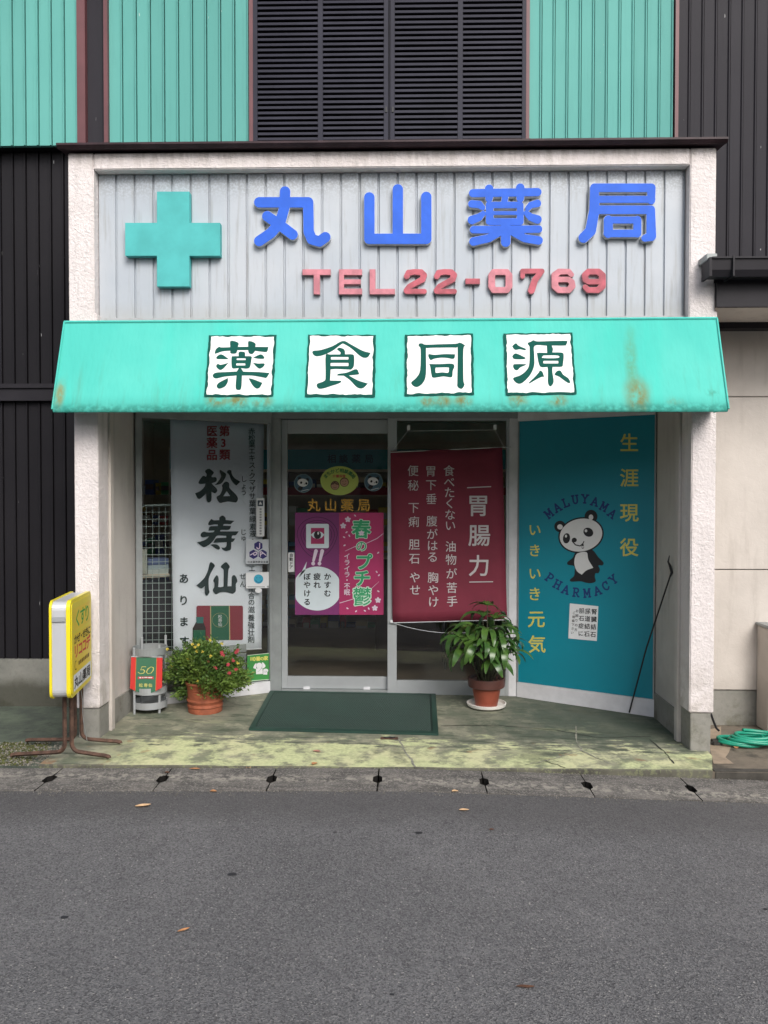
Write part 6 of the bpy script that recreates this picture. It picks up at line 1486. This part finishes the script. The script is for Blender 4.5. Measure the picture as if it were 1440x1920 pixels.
# gravel, moss and grit at the left corner and along the gutter
def pebbles(name, n_, fn, s0, s1, m, label=None):
    b = B()
    for _ in range(n_):
        x_, y_, z_ = fn(); s_ = rn.uniform(s0, s1); a = rn.uniform(0, 3)
        v = [(x_ + s_ * math.cos(a + k * 2.094) * rn.uniform(.6, 1.2), y_ + s_ * math.sin(a + k * 2.094) * rn.uniform(.6, 1.2), z_) for k in range(3)] + [(x_ + s_ * .4 * math.cos(a + 1 + k * 2.094), y_ + s_ * .4 * math.sin(a + 1 + k * 2.094), z_ + s_ * rn.uniform(.4, .9)) for k in range(3)]
        b.add(v, [(3, 4, 5), (0, 1, 4, 3), (1, 2, 5, 4), (2, 0, 3, 5)])
    return b.o(name, m, kind='stuff')
zl = zs(-2) - .012
def corner():
    while True:
        x_, y_ = rn.uniform(-2.6, -1.93), rn.uniform(-.46, -.05)
        if rn.random() < 1.1 - max(0, (y_ + .15)) * 6 - abs(x_ + 2.2) * .8: return x_, y_, zl
M['grit'] = mat('pale_gravel', (.19, .175, .145), .9, var=.5, vs=60); M['moss'] = mat('yellow_green_moss', (.07, .075, .02), .95, var=.5, vs=30)
pebbles('gravel', 1500, corner, .003, .010, M['grit']); pebbles('moss', 1400, lambda: (lambda c: (c[0] - .1, c[1], c[2]))(corner()), .004, .012, M['moss'])
pebbles('road_grit', 1600, lambda: (lambda x_: (x_, yf(x_) + rn.gauss(-.355, .03), zr(x_) + .004))(rn.uniform(-2.6, 2.6)), .0015, .004, M['grit'])
pebbles('kerb_grit', 260, lambda: (lambda x_: (x_, yf(x_) - rn.uniform(.002, .03), zr(x_) + .005))(rn.uniform(.8, 2.6)), .002, .005, M['grit'])
pebbles('loose_road_stones', 500, lambda: (lambda x_, y_: (x_, y_, zr(x_) + .0005))(rn.uniform(-2.4, 2.4), rn.uniform(-3.4, -.8)), .001, .0024, M['grit'])

# ================================================================== OPPOSITE SIDE OF THE STREET (seen in the glass reflections)
oh = empty('opposite_house', (3.0, -17, -.3), 'grey gabled house across the street, seen reflected in the door glass', 'house')
ohw = mat('opposite_house_render', (.30, .28, .25), .9)
B().box(-3.7, 8.5, -21, -15, -.35, 4.2).o('wall', ohw, oh)
b = B(); b.add([(-3.9, -21.6, 4.1), (9, -21.6, 4.1), (9, -14.4, 4.1), (-3.9, -14.4, 4.1), (-3.9, -18, 5.6), (9, -18, 5.6)], [(0, 1, 5, 4), (2, 3, 4, 5), (0, 4, 3), (1, 2, 5), (3, 2, 1, 0)]); b.o('roof', M['dtrim'], oh)
for x_ in (-1.2, 1.6, 4.4, 6.6):
    for z_ in (.9,):
        w_ = B().box(x_, x_ + 1.3, -15.0, -14.94, z_, z_ + 1.1).o('window', M['alu_dk'], oh); B().box(x_ + .08, x_ + 1.22, -14.939, -14.93, z_ + .08, z_ + 1.02).o('pane', M['black'], w_)
for nm_, x0_, x1_, h_ in (('grey flat roofed house across the street at right, seen in reflections', 9.2, 16.3, 4.4), ('long grey shed across the street at far right, seen in reflections', 18.4, 28, 4.4), ('pale low house across the street at left, seen in reflections', -17, -4.0, 4.2)):
    ob_ = empty('opposite_building', ((x0_ + x1_) / 2, -18, -.35), nm_, 'building')
    B().box(x0_, x1_, -21.5, -15.5, -.35, h_).o('wall', ohw, ob_); B().box(x0_ - .3, x1_ + .3, -21.8, -15.2, h_, h_ + .2).o('roof', M['dtrim'], ob_)
    for k_ in range(int((x1_ - x0_) / 2.6)):
        for z_ in (.9, ):
            w_ = B().box(x0_ + .6 + k_ * 2.6, x0_ + 2.0 + k_ * 2.6, -15.5, -15.44, z_, z_ + 1.2).o('window', M['alu_dk'], ob_); B().box(x0_ + .7 + k_ * 2.6, x0_ + 1.9 + k_ * 2.6, -15.439, -15.43, z_ + .1, z_ + 1.1).o('pane', M['black'], w_)
gw = B().box(-30, 30, -13.4, -13.2, -.4, 1.1).o('garden_wall', M['base']); tag(gw, 'low concrete garden wall across the street, seen only in reflections', 'wall')
M['tree'] = leaf_mat('tree_leaf', (.035, .07, .02), (.02, .045, .015), (.06, .10, .025))
def tree(x, y, h, r, seed):
    rr = random.Random(seed); t = empty('street_tree', (x, y, -.35), '%s leafy tree across the street seen reflected in the shop glass' % ('first', 'second', 'third', 'fourth', 'fifth', 'sixth', 'seventh', 'eighth', 'ninth')[seed - 1], 'tree', 'trees across the street')
    b = B(); b.tube([(x, y, -.35), (x + .1, y, h * .35), (x - .1, y, h * .7)], [.16, .12, .05], 8)
    for k in range(6): a = k; b.tube([(x, y, h * .4), (x + r * .4 * math.cos(a), y + r * .4 * math.sin(a), h * .62), (x + r * .75 * math.cos(a), y + r * .7 * math.sin(a), h * .8)], [.06, .04, .015], 6)
    b.o('trunk', M['twig'], t); b = B()
    for k in range(110):
        c = Vector((x + rr.gauss(0, r * .42), y + rr.gauss(0, r * .42), h * .58 + rr.gauss(0, r * .45)))
        for j in range(36):
            p = c + Vector((rr.gauss(0, .28), rr.gauss(0, .28), rr.gauss(0, .2))); d = Vector((rr.uniform(-1, 1), rr.uniform(-1, 1), rr.uniform(-1, 1))).normalized(); s_ = d.cross(Vector((rr.uniform(-1, 1), rr.uniform(-1, 1), 1))).normalized() * .11
            b.add([p, p + d * .16 + s_, p + d * .32, p + d * .16 - s_], [(0, 1, 2, 3)])
    b.o('crown', M['tree'], t)
for a in ((-6.6, -12.4, 4.6, 1.8, 1), (-10.0, -12.8, 4.6, 2.0, 2), (1.2, -12.6, 3.6, 1.3, 3), (7.2, -12.5, 4.4, 1.7, 4), (-14, -12.5, 4.6, 2.2, 5), (10.6, -12.3, 4.4, 1.4, 6), (15.2, -12.0, 4.6, 1.3, 7), (-19, -12, 4.5, 2, 8), (21, -11, 4.6, 2, 9)): tree(*a)
